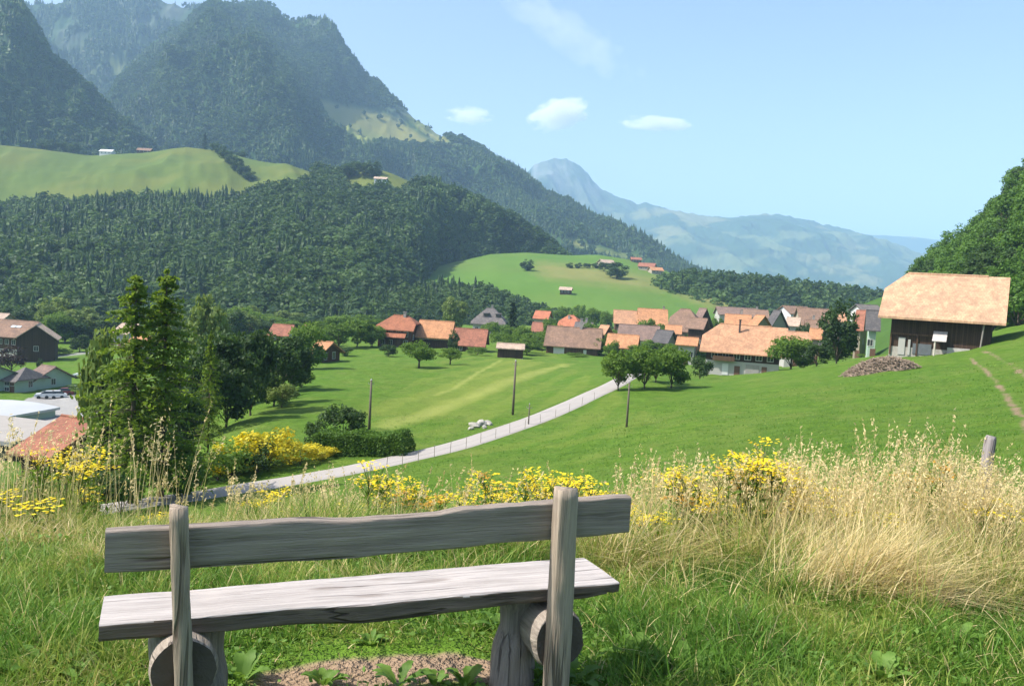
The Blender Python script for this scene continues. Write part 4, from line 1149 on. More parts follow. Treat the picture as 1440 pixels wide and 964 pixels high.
for fx in (-.1, .28):
    d = MB(); d.box(-.9, .9, -.3, 1.6, -.2, 1.0); d.add([(-1.2, -.6, .95), (1.2, -.6, .95), (1.2, 1.8, 1.15), (-1.2, 1.8, 1.15), (-1.2, -.6, 1.1), (1.2, -.6, 1.1), (1.2, 1.8, 1.3), (-1.2, 1.8, 1.3)], [(0, 3, 2, 1), (4, 5, 6, 7), (0, 1, 5, 4), (1, 2, 6, 5), (2, 3, 7, 6), (3, 0, 4, 7)])
    dm = d.build('dormer', DGREY, vroof); bb = vroof.bound_box; dm.location = (fx * 12, -3.6, (bb[0][2] + bb[1][2]) / 2 + .1)
H('shed', 'long open shed with flat pale roof at the upper edge of the mown field', 697, 738, 485, 490, 205, 4.0, -2, PALER, TIMBER, win=(0, 0), o=.4, door=False, cat='shed')
H('house', 'house with orange gable roof half hidden in the trees left of the lawn', 436, 478, 480, 499, 172, 8, -18, ORANGE, TIMBER2, win=(2, 1), gwin=2)
H('house', 'red roofed house hidden in the trees behind the orange gable roof', 381, 416, 456, 473, 262, 9, -5, REDBR, PLASTER, win=(3, 1))
H('house', 'small house with dull red roof peeping over trees left of the farm row', 428, 452, 456, 466, 310, 8, 0, REDBR, PLASTER, win=(2, 1))
H('house', 'white house with grey roof seen between trees at the forest foot', 304, 330, 453, 462, 300, 9, 10, GREY, PLASTER, win=(3, 1))
# village middle
H('house', 'farthest bright red roofed house at the foot of the wooded spur', 748, 777, 437, 448, 390, 9, -14, BRIGHT, CREAM, win=(3, 1))
H('house', 'small house with pinkish red roof and cream wall left of the long brown house', 745, 768, 453, 466, 330, 8, -10, REDBR, CREAM, win=(2, 1))
H('house', 'orange red roofed house with dark dormer behind the long brown house', 781, 822, 443, 461, 335, 11, -20, BRIGHT, CREAM, .5, .5, win=(3, 1), chim=[(-.1, -.3, 1.0)])
H('house', 'small grey roofed house with chimney directly behind the long brown house', 804, 836, 453, 466, 300, 9, -10, GREY, PLASTER, win=(2, 1), chim=[(.3, -.1, 1.6)])
hr, q = H('farmhouse', 'long brown roofed farmhouse with pale garage door and tall chimney', 763, 850, 460, 488, 240, 11, -9, BROWN, TIMBER, base=2.3, basewall=TIMBER2, win=(5, 1), gwin=1, chim=[(.25, -.05, 2.6)])
MB().box(-q['hx'] * .72, -q['hx'] * .30, -q['hy'] - .16, -q['hy'] - .06, -.6, 2.0).build('garage_door', WHITEP, hr)
MB().box(q['hx'] * .45, q['hx'] * .57, -q['hy'] - .16, -q['hy'] - .06, -.6, 1.5).build('door', WHITEP, hr)
H('house', 'small house with light orange gable roof right behind the long brown house', 836, 862, 457, 470, 275, 7, -25, ORANGE2, TIMBER, win=(2, 1))
H('house', 'low orange brown roofed house right behind the walnut clump', 848, 902, 470, 489, 235, 9, -12, ORANGE, TIMBER, win=(3, 1), gwin=1)
H('barn', 'barn with plain light orange roof at the foot of the green hill', 859, 895, 436, 455, 350, 11, -4, ORANGE2, TIMBER2, win=(3, 1), cat='barn')
H('house', 'wide house with patchy brown and orange roof right of the light orange barn', 892, 938, 434, 456, 345, 12, -5, ORANGE, TIMBER2, win=(4, 1), chim=[(.85, .1, 1.6)])
H('house', 'long low house with purple grey roof in front of the patchy roof', 864, 930, 457, 478, 270, 10, -12, PURP, PLASTER, win=(4, 1))
H('house', 'dark grey roofed house with white gable right of the purple grey roof', 912, 955, 464, 482, 255, 10, -25, DGREY, PLASTER, win=(3, 1), gwin=2)
H('house', 'large steep brown roofed house in the village centre', 932, 988, 434, 466, 300, 15, -20, BROWN, CREAM, .6, .6, win=(4, 1), gwin=2)
H('house', 'house with dark brown roof turned sideways left of the big orange roof', 966, 1004, 433, 462, 310, 12, -38, PURP, TIMBER, win=(3, 1), gwin=2)
H('house', 'low house with small pale brown roof at the wall left of the big orange house', 945, 985, 474, 485, 215, 7, -15, ORANGE, PLASTER, win=(3, 1))
# big orange house
hr, q = H('farmhouse', 'big farmhouse with broad light orange half hipped roof and stove pipe above the meadow', 976, 1112, 457, 497, 168, 12.5, -17, ORANGE2, TIMBER, .55, 1, base=2.4, basewall=PLASTER, win=(6, 1), gwin=2, o=1.2)
s_ = (q['ridge'] - q['eave']) / (q['hy'] + q['o']); yc = -2.0; zc_ = q['eave'] + s_ * (q['hy'] + q['o'] - abs(yc))
MB().box(-1.0 - .16, -1.0 + .16, yc - .16, yc + .16, zc_ - .5, zc_ + 2.3).box(-1.28, -.72, yc - .28, yc + .28, zc_ + 2.303, zc_ + 2.42).build('stove_pipe', simple_mat('dark_metal', (.06, .05, .05), .6), hr)
for (fx, w_, h_, mt) in ((-.45, 1.1, 1.9, WHITEP), (-.12, 1.0, 1.6, BROWNP), (.3, 2.4, 2.0, simple_mat('grey_board', (.3, .28, .26), .8)), (.62, .9, 1.8, BROWNP)):
    MB().box(fx * q['hx'] - w_ / 2, fx * q['hx'] + w_ / 2, -q['hy'] - .16, -q['hy'] - .06, -.2, h_).build('door', mt, hr)
MB().box(-q['hx'] * .8, -q['hx'] * .2, -q['hy'] - 1.0, -q['hy'] - .06, 2.42, 2.55).box(-q['hx'] * .8, -q['hx'] * .2, -q['hy'] - 1.0, -q['hy'] - .93, 2.553, 3.3).build('balcony', TIMBER2, hr)
H('house', 'house with orange roof peeping over the ridge of the big orange house', 1010, 1058, 442, 460, 265, 11, -14, ORANGE, CREAM, win=(3, 1), chim=[(.3, .1, 1.8)])
H('house', 'narrow house with bright orange red roof left of the grey white gable house', 1050, 1080, 443, 463, 255, 11, -42, ORANGE, CREAM, win=(2, 1), gwin=1)
H('house', 'dark grey roofed house with white gable wall behind the big orange roof', 1072, 1106, 436, 462, 290, 10, -48, DGREY, PLASTER, win=(3, 1), gwin=3)
H('house', 'white fronted house with brown roof and balconies at the far end of the village', 1090, 1138, 430, 441, 400, 13, 14, BROWN, WHITEP, win=(5, 2), gwin=2)
H('house', 'long far house with brown roof left of the white fronted house', 1003, 1064, 432, 443, 400, 12, -3, PURP, PLASTER, win=(5, 1))
H('house', 'far house with grey brown roof right of the white fronted house', 1114, 1164, 433, 458, 350, 16, -6, BROWN, CREAM, win=(4, 1))
H('house', 'small house with pinkish orange roof left of the tall dark tree by the barn', 1132, 1156, 462, 476, 210, 8, -20, ORANGE, CREAM, win=(2, 1))
H('house', 'low orange roofed annex between the big orange roof and the round green tree', 1090, 1136, 466, 478, 200, 8, -8, ORANGE2, PLASTER, win=(3, 1))
H('house', 'dark grey roofed house at the left wall of the timber barn', 1206, 1240, 436, 464, 190, 9, -20, DGREY, GREENW, win=(2, 1), gwin=1)
H('house', 'house with red brown roof between the tall dark tree and the timber barn', 1193, 1222, 436, 464, 225, 10, -30, REDBR, CREAM, win=(2, 1), gwin=1)
H('house', 'far white house with grey roof seen left of the timber barn', 1196, 1232, 428, 438, 330, 10, 5, GREY, WHITEP, win=(3, 1))
H('house', 'far brown roofed house behind the bright orange red narrow house', 1036, 1080, 435, 446, 380, 12, -10, BROWN, PLASTER, win=(4, 1), chim=[(.2, .1, 1.5)])
H('house', 'far house with tan orange roof above the round green tree', 1142, 1186, 438, 451, 370, 12, -8, ORANGE2, PLASTER, win=(4, 1))
H('house', 'house with plain brown roof left of the tall dark tree, half hidden', 1122, 1166, 450, 465, 270, 11, -16, BROWN, TIMBER2, win=(3, 1), chim=[(-.3, .1, 1.6)])
H('house', 'brown roofed house tucked behind the left end of the big orange roof', 958, 1000, 447, 462, 258, 10, -22, BROWN, TIMBER, win=(3, 1))
H('house', 'small tan roofed house between the grey white gable and the grey brown roof', 1098, 1128, 446, 458, 320, 9, -20, PALER, PLASTER, win=(2, 1))
H('barn', 'small orange roofed barn right of the purple grey roof in the village centre', 930, 960, 457, 469, 285, 9, -10, ORANGE, TIMBER, win=(2, 1), cat='barn')
# left valley
hr, q = H('chalet', 'big brown chalet with grey brown roof and skylights at the left valley edge', -25, 62, 450, 474, 250, 13, -8, BROWN, TIMBER2, 1, 1, base=2.6, basewall=PLASTER, win=(6, 1), gwin=3, o=1.3)
hx = q['hx']; rr_ = [c for c in hr.children if c.name.startswith('roof')][0]
sl_ = (q['ridge'] - q['eave']) / (q['hy'] + q['o']); an = math.atan(sl_)
for fx in (.38, .55):
    sk = MB().box(-.9, .9, -.5, .5, -.05, .10).build('skylight', METAL, rr_); yk = -q['hy'] * .45; sk.location = (fx * hx, yk, q['eave'] + sl_ * (q['hy'] + q['o'] - abs(yk)) + .03); sk.rotation_euler = (an, 0, 0)
H('house', 'chalet wing with pinkish grey roof joined to the right end of the brown chalet', 40, 66, 455, 476, 238, 9, -68, PALER, TIMBER, win=(3, 1), gwin=1, L=8)
H('house', 'house with pale wall behind the brown chalet at the far left', -18, 14, 440, 452, 300, 10, 0, PALER, CREAM, win=(3, 1))
H('house', 'pale green house with grey roof at the left edge beside the parking yard', -45, 24, 512, 535, 178, 11, -38, GREY, GREENW, win=(4, 2), gwin=2)
H('house', 'pale green house with grey hipped roof, middle one beside the parking yard', 14, 56, 516, 537, 182, 8, -14, GREY, GREENW, .1, .1, win=(2, 2), gwin=1)
H('house', 'pale green house with brown grey roof nearest the parked cars', 42, 94, 514, 536, 188, 9, -24, PURP, GREENW, win=(3, 2), gwin=1)
H('house', 'long house with red brown roof below the parking yard, left of the larches', 48, 176, 588, 644, 76, 9, -22, REDBR, TIMBER, win=(3, 1), gwin=1, z=-24.5)
H('house', 'white walled house with pale roof glimpsed through the larch branches', 165, 200, 455, 470, 270, 10, -10, PALER, PLASTER, win=(3, 1))
H('house', 'house with orange roof glimpsed between the two larches', 186, 212, 472, 486, 225, 9, 0, ORANGE, CREAM, win=(2, 1))

def hall(label, px0, px1, py, D, dep, z0, rz, rmat, wmat, curve=0.0, fascia=None):
    c = at((px0 + px1) / 2, py, D); Lh = (px1 - px0) / F * D; zt = c[2]
    root = empty('hall', (c[0], c[1], z0), RAD(rz), label, 'hall')
    hx, hy, h = Lh / 2, dep / 2, zt - z0
    MB().box(-hx, hx, -hy, hy, -1, h - .45).build('wall', wmat, root)
    n = 14; mb = MB(); xs = np.linspace(-hx - .5, hx + .5, n)
    V, Fc = [], []
    for x in xs:
        zz = h + curve * (1 - (x / (hx + .5)) ** 2)
        V += [(x, -hy - .5, zz), (x, hy + .5, zz), (x, hy + .5, zz - .42), (x, -hy - .5, zz - .42)]
    for i in range(n - 1):
        a = i * 4; b_ = a + 4
        Fc += [(a, b_, b_ + 1, a + 1), (a + 1, b_ + 1, b_ + 2, a + 2), (a + 2, b_ + 2, b_ + 3, a + 3), (a + 3, b_ + 3, b_, a)]
    Fc += [(0, 1, 2, 3), ((n - 1) * 4 + 3, (n - 1) * 4 + 2, (n - 1) * 4 + 1, (n - 1) * 4)]
    mb.add(V, Fc); mb.build('roof', rmat, root)
    mb = MB()
    for i in range(6): mb.box(-hx + (i + .3) * Lh / 6, -hx + (i + .75) * Lh / 6, -hy - .06, -hy - .003, 1.2, min(h - 1.0, 3.2))
    mb.build('window_band', GLASS, root)
    MB().box(-hx - .52, hx + .52, -hy - .60, -hy - .505, h - .55 , h - .05).build('fascia', fascia or BROWNP, root)
    return root
FLATW = simple_mat('white_roof_sheet', (.40, .41, .42), .5, .1, .3)
FLATB = simple_mat('gravel_roof', (.30, .275, .25), .9, .2, .6)
hall('long hall with low curved white roof beside the parking yard', -70, 50, 574, 145, 12, -28, -12, FLATW, GREENW, .5)
hall('hall with flat beige gravel roof in front of the white roofed hall', -90, 90, 600, 118, 13, -27.5, -16, FLATB, TIMBER, .0, simple_mat('grey_fascia', (.25, .25, .26), .6))

# hill farms
def hfarm(label, V, px, py, Lh, Wh, eh, rh, rz, roof, wall):
    X, Y = project(V); k = np.unravel_index(np.argmin((X - px) ** 2 + (Y - py) ** 2 + 1e6 * (np.arange(V.shape[0]) > V.shape[0] - 8)[:, None]), X.shape)
    p = V[k]
    root = empty('farmhouse', p, RAD(rz), label, 'farmhouse')
    mb = MB(); hx, hy = Lh / 2, Wh / 2; o = .8; s = (rh - eh) / (hy + o)
    prism(mb, [(-hy, -2.5), (-hy, eh + s * o - .2), (0, rh - .25), (hy, eh + s * o - .2), (hy, -2.5)][::-1], -hx, hx); mb.build('wall', wall, root)
    bm_obj(roof_mesh(hx, hy, o, eh, rh, .2, 1, 1), 'roof', roof, root)
    for i in range(3): window(root, (i - 1) * hx * .6, -hy - .003, 1.6, 1.0, 1.2, 'f')
    return root
hfarm('tiny hut with pale brown roof alone in the middle of the green hill', VC, 797, 413, 7, 5, 2.6, 4.6, -12, PALER, TIMBER)
hfarm('farmhouse with pale orange roof left of the broad tree on the green hill', VC, 851, 375, 12, 9, 3, 6, 30, PALER, CREAM)
hfarm('red brown roofed farm on the right part of the green hill', VC, 911, 380, 13, 9, 3, 6.2, -20, REDBR, CREAM)
hfarm('barn with orange roof beside the red brown farm on the green hill', VC, 921, 384, 10, 8, 2.6, 5.4, 15, ORANGE, CREAM)
hfarm('small red roofed house high on the far right edge of the green hill', VC, 893, 369, 9, 7, 2.6, 5, 0, REDBR, TIMBER2)
hfarm('white barn with pale roof at the upper edge of the yellowish pasture', VA, 150, 216, 15, 9, 3, 6, -5, WHITEP, WHITEP)
hfarm('dark roofed farm behind the brow of the yellowish pasture', VA, 205, 215, 16, 9, 2.6, 6, 0, BROWN, TIMBER)
hfarm('white house beside the round copse on top of the forest hill', VA, 536, 257, 12, 9, 3, 5.5, 0, PALER, WHITEP)

# the timber barn
SHING = roof_mat((.49, .300, .185), .42)
hr, q = H('timber_barn', 'big dark timber barn with broad light orange tiled roof above the meadow', 1226, 1420, 386, 449, 117, 11.5, -29, SHING, TIMBER, .62, 1, base=0.2, basewall=STONE, o=1.5, t=.28, win=(0, 0), door=False, cat='barn')
hx, hy, ev = q['hx'], q['hy'], q['eave']
yb = -hy - .14
MB().box(-hx, hx * .1, -hy - .22, -hy - .06, 1.75, 1.95).box(-hx, -hx + .2, -hy - .22, -hy - .06, -.8, 1.745).box(-hx * .45, -hx * .45 + .18, -hy - .22, -hy - .06, -.8, 1.745).build('beam', TIMBER2, hr)
MB().box(-hx * .82, -hx * .68, yb, -hy - .06, -.8, 1.4).build('door', PLASTER, hr)
MB().box(-hx * .62, -hx * .57, yb - .05, -hy - .06, -.8, 1.2).build('door_post', PLASTER, hr)
MB().box(-hx * .52, -hx * .14, yb, -hy - .06, -.6, .75).build('stable_window', simple_mat('dull_glass', (.12, .13, .14), .4, .3, 2), hr)
pr = MB().add([(-hx * .12, -hy - 1.7, 1.35), (hx * .16, -hy - 1.7, 1.35), (hx * .16, -hy - .06, 2.5), (-hx * .12, -hy - .06, 2.5), (-hx * .12, -hy - 1.7, 1.25), (hx * .16, -hy - 1.7, 1.25), (hx * .16, -hy - .06, 2.4), (-hx * .12, -hy - .06, 2.4)],
              [(0, 1, 2, 3), (7, 6, 5, 4), (0, 4, 5, 1), (1, 5, 6, 2), (2, 6, 7, 3), (3, 7, 4, 0)]).build('porch_roof', simple_mat('pale_boards', (.42, .38, .36), .85, .3, 4), hr)
MB().tube([(-hx * .06, -hy - 1.55, -1.4), (-hx * .06, -hy - 1.55, 1.28)], .11, 6).build('porch_post', simple_mat('pale_post', (.5, .45, .38), .8), hr)
MB().box(hx * .18, hx * .62, -hy - .5, -hy - .06, -1.6, .55).build('stone_ramp', simple_mat('pale_stone', (.42, .39, .36), .95, .35, 2.5, .5), hr)
MB().tube([(hx * .80, -hy - 1.0, -.9), (hx * .86, -hy - 1.0, ev + .15)], .10, 6).tube([(hx * .80, -hy - 1.0, -.9), (hx * .80, -hy - .1, -.6)], .06, 5).build('eave_post', simple_mat('grey_post', (.24, .21, .19), .85), hr)
mb = MB()
for i in range(13):
    x = -hx - 1.2 + i * (2 * hx + 2.4) / 12
    mb.box(x - .07, x + .07, -hy - 1.45, -hy, ev - .32 , ev - .24)
mb.build('rafters', TIMBER2, hr)
# heap of brushwood before the barn
def heap(name, label, cat, c, sx, sy, h, col, n=900, seed=3):
    rs = np.random.default_rng(seed); mb = MB()
    V, Fc = [], []
    P = rs.normal(size=(n, 2)) * .42; P = P[np.hypot(P[:, 0], P[:, 1]) < 1]
    for (u, w_) in P:
        z = h * max(0, 1 - u * u - w_ * w_) * rs.uniform(.75, 1.25)
        d = rs.normal(size=3); d[2] *= .35; d /= np.linalg.norm(d); l = rs.uniform(.2, .6)
        p = np.array([c[0] + u * sx, c[1] + w_ * sy, 0]); p[2] = gz(p[0], p[1]) + z + .03
        mb.tube([p - d * l / 2, p + d * l / 2], rs.uniform(.02, .06), 4)
    k = 24; ring = [(c[0], c[1], float(gz(c[0], c[1])) + h * .85)]
    for j in range(1, 5):
        for i in range(k):
            a = 2 * math.pi * i / k; r_ = j / 4 * .92; x = c[0] + math.cos(a) * r_ * sx; y = c[1] + math.sin(a) * r_ * sy
            ring.append((x, y, float(gz(x, y)) + h * .85 * (1 - r_ * r_) - .05 * (j == 4) * 4))
    Fc = [(0, 1 + i, 1 + (i + 1) % k) for i in range(k)]
    for j in range(3):
        for i in range(k): Fc.append((1 + j * k + i, 1 + (j + 1) * k + i, 1 + (j + 1) * k + (i + 1) % k, 1 + j * k + (i + 1) % k))
    mb.add(ring, Fc)
    return tag(mb.build(name, col), label, cat)
heap('brushwood_heap', 'brown heap of brushwood on the meadow in front of the timber barn', 'heap', hit(1237, 522), 4.0, 2.0, 1.15, simple_mat('brushwood', (.23, .175, .13), .95, .6, 9, .5), 2200)

# boulders by the road
rs = np.random.default_rng(12)
M_ROCK = simple_mat('pale_rock', (.34, .32, .28), .9, .3, 2, .4)
for k, (px, py, s) in enumerate([(667, 601, .55), (673, 599, .42), (678, 598, .5), (684, 597, .42), (688, 598, .38), (662, 604, .28), (681, 602, .3)]):
    p = hit(px, py); bm = bmesh.new(); bmesh.ops.create_icosphere(bm, subdivisions=2, radius=1)
    for v_ in bm.verts:
        f = .75 + .5 * float(vnoise(v_.co.x * 1.3 + k * 7, v_.co.y * 1.3 + v_.co.z * 2, 3)); v_.co *= f
    me = bpy.data.meshes.new('boulder'); bm.to_mesh(me); bm.free(); me.materials.append(M_ROCK)
    o = bpy.data.objects.new('boulder', me); COL.objects.link(o); o.location = p + np.array([0, 0, s * .35]); o.scale = (s, s * .8, s * .65); o.rotation_euler = (0, 0, k * 1.3)
    tag(o, 'pale boulder in the small row of rocks at the far verge of the road', 'boulder', 'row of boulders beside the road')
# poles
M_POLE = simple_mat('pole_wood', (.13, .105, .085), .9, .3, 6)
def pole(px, top, D, r, label):
    g = ground_pt(px, D); h = at(px, top, D)[2] - g[2]
    root = empty('utility_pole', g, 0, label, 'pole')
    MB().tube([(0, 0, -.5), (0, 0, h * .5), (0, 0, h)], [r * 1.2, r, r * .8], 8).build('pole', M_POLE, root, True)
    MB().tube([(0, 0, h + .003), (0, 0, h + .12)], [r * .95, .01], 8).build('cap', simple_mat('zinc_cap', (.3, .3, .3), .5), root)
    mb = MB()
    for sx in (-1, 1): mb.tube([(0, 0, h - .35), (sx * .22, 0, h - .33), (sx * .22, 0, h - .18)], .022, 5)
    mb.build('insulators', simple_mat('insulator', (.25, .24, .22), .4), root)
pole(519, 534, 74, .10, 'wooden pole standing behind the clipped hedge')
pole(721, 507, 83, .10, 'tall wooden pole on the far side of the road, right of the boulders')
pole(881, 537, 66, .075, 'short thin wooden pole on the meadow in front of the walnut clump')
pole(743, 568, 76, .055, 'thin low stake pole on the near verge of the road')
# wire fence on the near side of the road
M_STAKE = simple_mat('stake_wood', (.24, .21, .17), .9)
fp = [(520, 668), (543, 662), (566, 656), (588, 650), (611, 644), (633, 637), (655, 631), (676, 624), (697, 617), (717, 610), (738, 603), (760, 595), (781, 587), (800, 579), (818, 571), (836, 562)]
pts = [hit(*p) for p in fp]
root = empty('wire_fence', pts[0], 0, 'low wire fence with thin wooden stakes along the near side of the road', 'fence')
for k, p in enumerate(pts):
    h = .75 + .2 * random.random(); lx = random.uniform(-.06, .06)
    MB().tube([(0, 0, -.3), (lx, 0, h)], .020, 5).build('stake', M_STAKE, root).location = p - pts[0]
mb = MB()
for a, b_ in zip(pts[:-1], pts[1:]):
    for zz in (.45, .85): mb.tube([a - pts[0] + [0, 0, zz], b_ - pts[0] + [0, 0, zz]], .006, 3)
mb.build('wire', simple_mat('wire', (.25, .25, .25), .5), root)
# far field fence stakes at the left side are too small to see; cars in the yard
def car(px, py, rz, col, label):
    p = at_z(px, py, -28.0); p[2] = gz(p[0], p[1])
    root = empty('parked_car', p, RAD(rz), label, 'car')
    paint = simple_mat('car_paint', col, .3, .05, 1, 0, .5)
    prof = [(-2.1, .35), (-2.15, .75), (-1.9, .95), (-1.2, 1.0), (-.7, 1.02), (1.1, 1.02), (1.75, .98), (2.1, .8), (2.1, .35)]
    mb = MB(); n = len(prof)
    mb.add([(x, -.85, z) for x, z in prof] + [(x, .85, z) for x, z in prof], [tuple(range(n)), tuple(range(2 * n - 1, n - 1, -1))] + [(i, i + n, (i + 1) % n + n, (i + 1) % n) for i in range(n)])
    mb.add([(-.25, -.62, 1.46), (1.0, -.62, 1.46), (1.0, .62, 1.46), (-.25, .62, 1.46), (-.25, -.62, 1.52), (1.0, -.62, 1.52), (1.0, .62, 1.52), (-.25, .62, 1.52)], [(0, 3, 2, 1), (4, 5, 6, 7), (0, 1, 5, 4), (1, 2, 6, 5), (2, 3, 7, 6), (3, 0, 4, 7)])
    mb.build('body', paint, root, bevel=.04)
    MB().add([(-1.05, -.78, 1.02), (1.65, -.78, 1.02), (1.65, .78, 1.02), (-1.05, .78, 1.02), (-.28, -.62, 1.465), (1.02, -.62, 1.465), (1.02, .62, 1.465), (-.28, .62, 1.465)], [(0, 3, 2, 1), (4, 5, 6, 7), (0, 1, 5, 4), (1, 2, 6, 5), (2, 3, 7, 6), (3, 0, 4, 7)]).build('window', GLASS, root)
    for x in (-1.35, 1.3):
        for y in (-.86, .86):
            MB().tube([(x, y - .09, .32), (x, y + .09, .32)], .32, 12).build('wheel', M_TYRE, root)
M_TYRE = simple_mat('tyre', (.03, .03, .03), .8)
car(66, 560, 20, (.55, .57, .60), 'silver white car nearest the pale green houses in the yard')
car(77, 560, 24, (.62, .63, .64), 'white car, second in the row in the yard')
car(88, 556, 24, (.16, .03, .03), 'dark red car, third in the row in the yard')
car(100, 553, 20, (.22, .20, .23), 'dark grey car at the far end of the row in the yard')
car(117, 533, 5, (.66, .67, .68), 'white car parked alone behind the yard near the larch')
# ------------------------------------------------------------------ the bench
ZG = -1.6
_a = at_z(139, 878, ZG + .45); _b = at_z(871, 818, ZG + .45)
e_ = (_b - _a); LB = float(np.linalg.norm(e_)); e_ /= LB; n_ = np.array([-e_[1], e_[0], 0])
org = (_a + _b) / 2; org = np.array([org[0], org[1], ZG])
BRZ = math.atan2(e_[1], e_[0])
bench = empty('bench', org, BRZ, 'weathered grey wooden bench of rough hewn planks on log feet, seen from behind', 'bench')
def loc(p):
    d = np.asarray(p) - org
    return np.array([d @ e_, d @ n_, d[2]])
def ph(px, py, yl):
    """pixel -> bench (x, z) on the upright plane at bench depth yl"""
    d = ray(px, py); t = ((org + n_ * yl) @ n_) / (d @ n_); q = loc(d * t)
    return q[0], q[2]
def hewn(name, xs, top, bot, y0, y1, mat, seed, rough=.004, rnd=.012, parent=bench, axis='x'):
    """plank along local x: top/bot heights per x; y0,y1 depth; rounded irregular section"""
    xs = np.asarray(xs); n = len(xs); rows = []
    sec = []
    k = 5
    for j in range(4):
        pass
    for i in range(n):
        zt, zb = top[i], bot[i]; w0, w1 = (y0[i] if hasattr(y0, '__len__') else y0), (y1[i] if hasattr(y1, '__len__') else y1)
        r = min(rnd, (zt - zb) * .3, (w1 - w0) * .3); P = []
        for (cy_, cz_, a0) in ((w1 - r, zt - r, 0), (w0 + r, zt - r, 90), (w0 + r, zb + r, 180), (w1 - r, zb + r, 270)):
            for a in (0, 30, 60, 90): P.append((cy_ + r * math.cos(RAD(a0 + a)), cz_ + r * math.sin(RAD(a0 + a))))
        # extra points along the long faces
        Q = []
        for q in range(len(P)):
            p, p2 = P[q], P[(q + 1) % len(P)]
            Q.append(p)
            dd = math.hypot(p2[0] - p[0], p2[1] - p[1])
            if dd > .02:
                for s in (1, 2, 3, 4): Q.append((p[0] + (p2[0] - p[0]) * s / 5, p[1] + (p2[1] - p[1]) * s / 5))
        rows.append(Q)
    m_ = min(len(q) for q in rows)
    rows = np.array([q[:m_] for q in rows])
    X = np.repeat(xs[:, None], m_, 1)
    idx = np.arange(m_)[None]
    nz1 = fbm(X * 5 + seed, idx * .33 + 0 * X, 4, seed) - .5; nz2 = fbm(X * 5 + seed, idx * .33 + 0 * X + 50, 4, seed + 3) - .5
    Yc, Zc = rows[..., 0] + nz1 * rough * 2, rows[..., 1] + nz2 * rough * 2
    V = np.stack([X, Yc, Zc], -1).reshape(-1, 3)
    i = np.arange(n - 1)[:, None] * m_ + np.arange(m_)[None]; i2 = np.arange(n - 1)[:, None] * m_ + (np.arange(m_)[None] + 1) % m_
    quads = np.stack([i, i2, i2 + m_, i + m_], -1).reshape(-1, 4)[:, ::-1]
    # caps as fans
    c0, c1 = V[:m_].mean(0), V[-m_:].mean(0); V = np.vstack([V, c0, c1]); a = np.arange(m_)
    cap0 = np.stack([np.full(m_, len(V) - 2), (a + 1) % m_, a], -1); cap1 = np.stack([np.full(m_, len(V) - 1), (n - 1) * m_ + a, (n - 1) * m_ + (a + 1) % m_], -1)
    o = mk(name, V, [quads, cap0[:, ::-1], cap1[:, ::-1]], mat, parent, smooth=True)
    bm = bmesh.new(); bm.from_mesh(o.data); bmesh.ops.recalc_face_normals(bm, faces=bm.faces)
    for ed in bm.edges:
        if len(ed.link_faces) == 2 and ed.calc_face_angle(0) > .9: ed.smooth = False
    bm.to_mesh(o.data); bm.free()
    return o
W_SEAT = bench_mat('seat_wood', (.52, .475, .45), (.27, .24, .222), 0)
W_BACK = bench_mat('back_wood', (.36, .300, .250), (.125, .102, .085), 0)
W_POST = bench_mat('post_wood', (.42, .345, .265), (.15, .120, .094), 2)
W_LOG = bench_mat('log_wood', (.40, .34, .28), (.15, .12, .10), 1)
W_END = simple_mat('sawn_end', (.085, .068, .055), .9, .4, 14, .4)
W_STUMP = bench_mat('stump_wood', (.34, .29, .25), (.13, .105, .09), 2)
# seat
xs = np.linspace(-LB / 2, LB / 2, 70)
tp = .45 + (fbm(xs * 2.2, xs * 0, 3, 5) - .5) * .014
y0s = np.interp(xs, [-LB / 2, -.35, -.1, .2, LB / 2], [0, .012, -.012, .004, 0]) + (fbm(xs * 4, xs * 0 + 3, 3, 6) - .5) * .02
bt = tp - np.interp(xs, [-LB / 2, -.4, 0, .35, .7, LB / 2], [.056, .060, .068, .060, .050, .040]) + (fbm(xs * 3, xs * 0 + 9, 3, 7) - .5) * .012
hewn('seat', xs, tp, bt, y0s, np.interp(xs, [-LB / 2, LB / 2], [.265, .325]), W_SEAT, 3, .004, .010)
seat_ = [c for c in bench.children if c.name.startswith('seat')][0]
seat_.data.materials.append(bench_mat('seat_edge_shaded_wood', (.20, .150, .118), (.07, .052, .042), 0))  # sides less weathered, with some of their shade put into this darker colour
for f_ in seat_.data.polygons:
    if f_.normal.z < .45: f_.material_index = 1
# backrest
yb = -.062
pt = [ph(*p, yb) for p in ((148, 747), (200, 744), (300, 740), (400, 734), (480, 731), (560, 727), (620, 722), (650, 716), (700, 712), (788, 706), (888, 698))]
pb = [ph(*p, yb) for p in ((148, 806), (200, 804), (300, 798), (400, 791), (480, 786), (640, 772), (700, 766), (788, 758), (886, 749))]
xs = np.linspace(pt[0][0], pt[-1][0], 90)
top = np.interp(xs, [p[0] for p in pt], [p[1] for p in pt]) + (fbm(xs * 6, xs * 0, 3, 15) - .5) * .012
bot = np.interp(xs, [p[0] for p in pb], [p[1] for p in pb]) + (fbm(xs * 5, xs * 0 + 4, 3, 16) - .5) * .010
hewn('backrest', xs, top, bot, yb, yb + .05, W_BACK, 8, .003, .007)
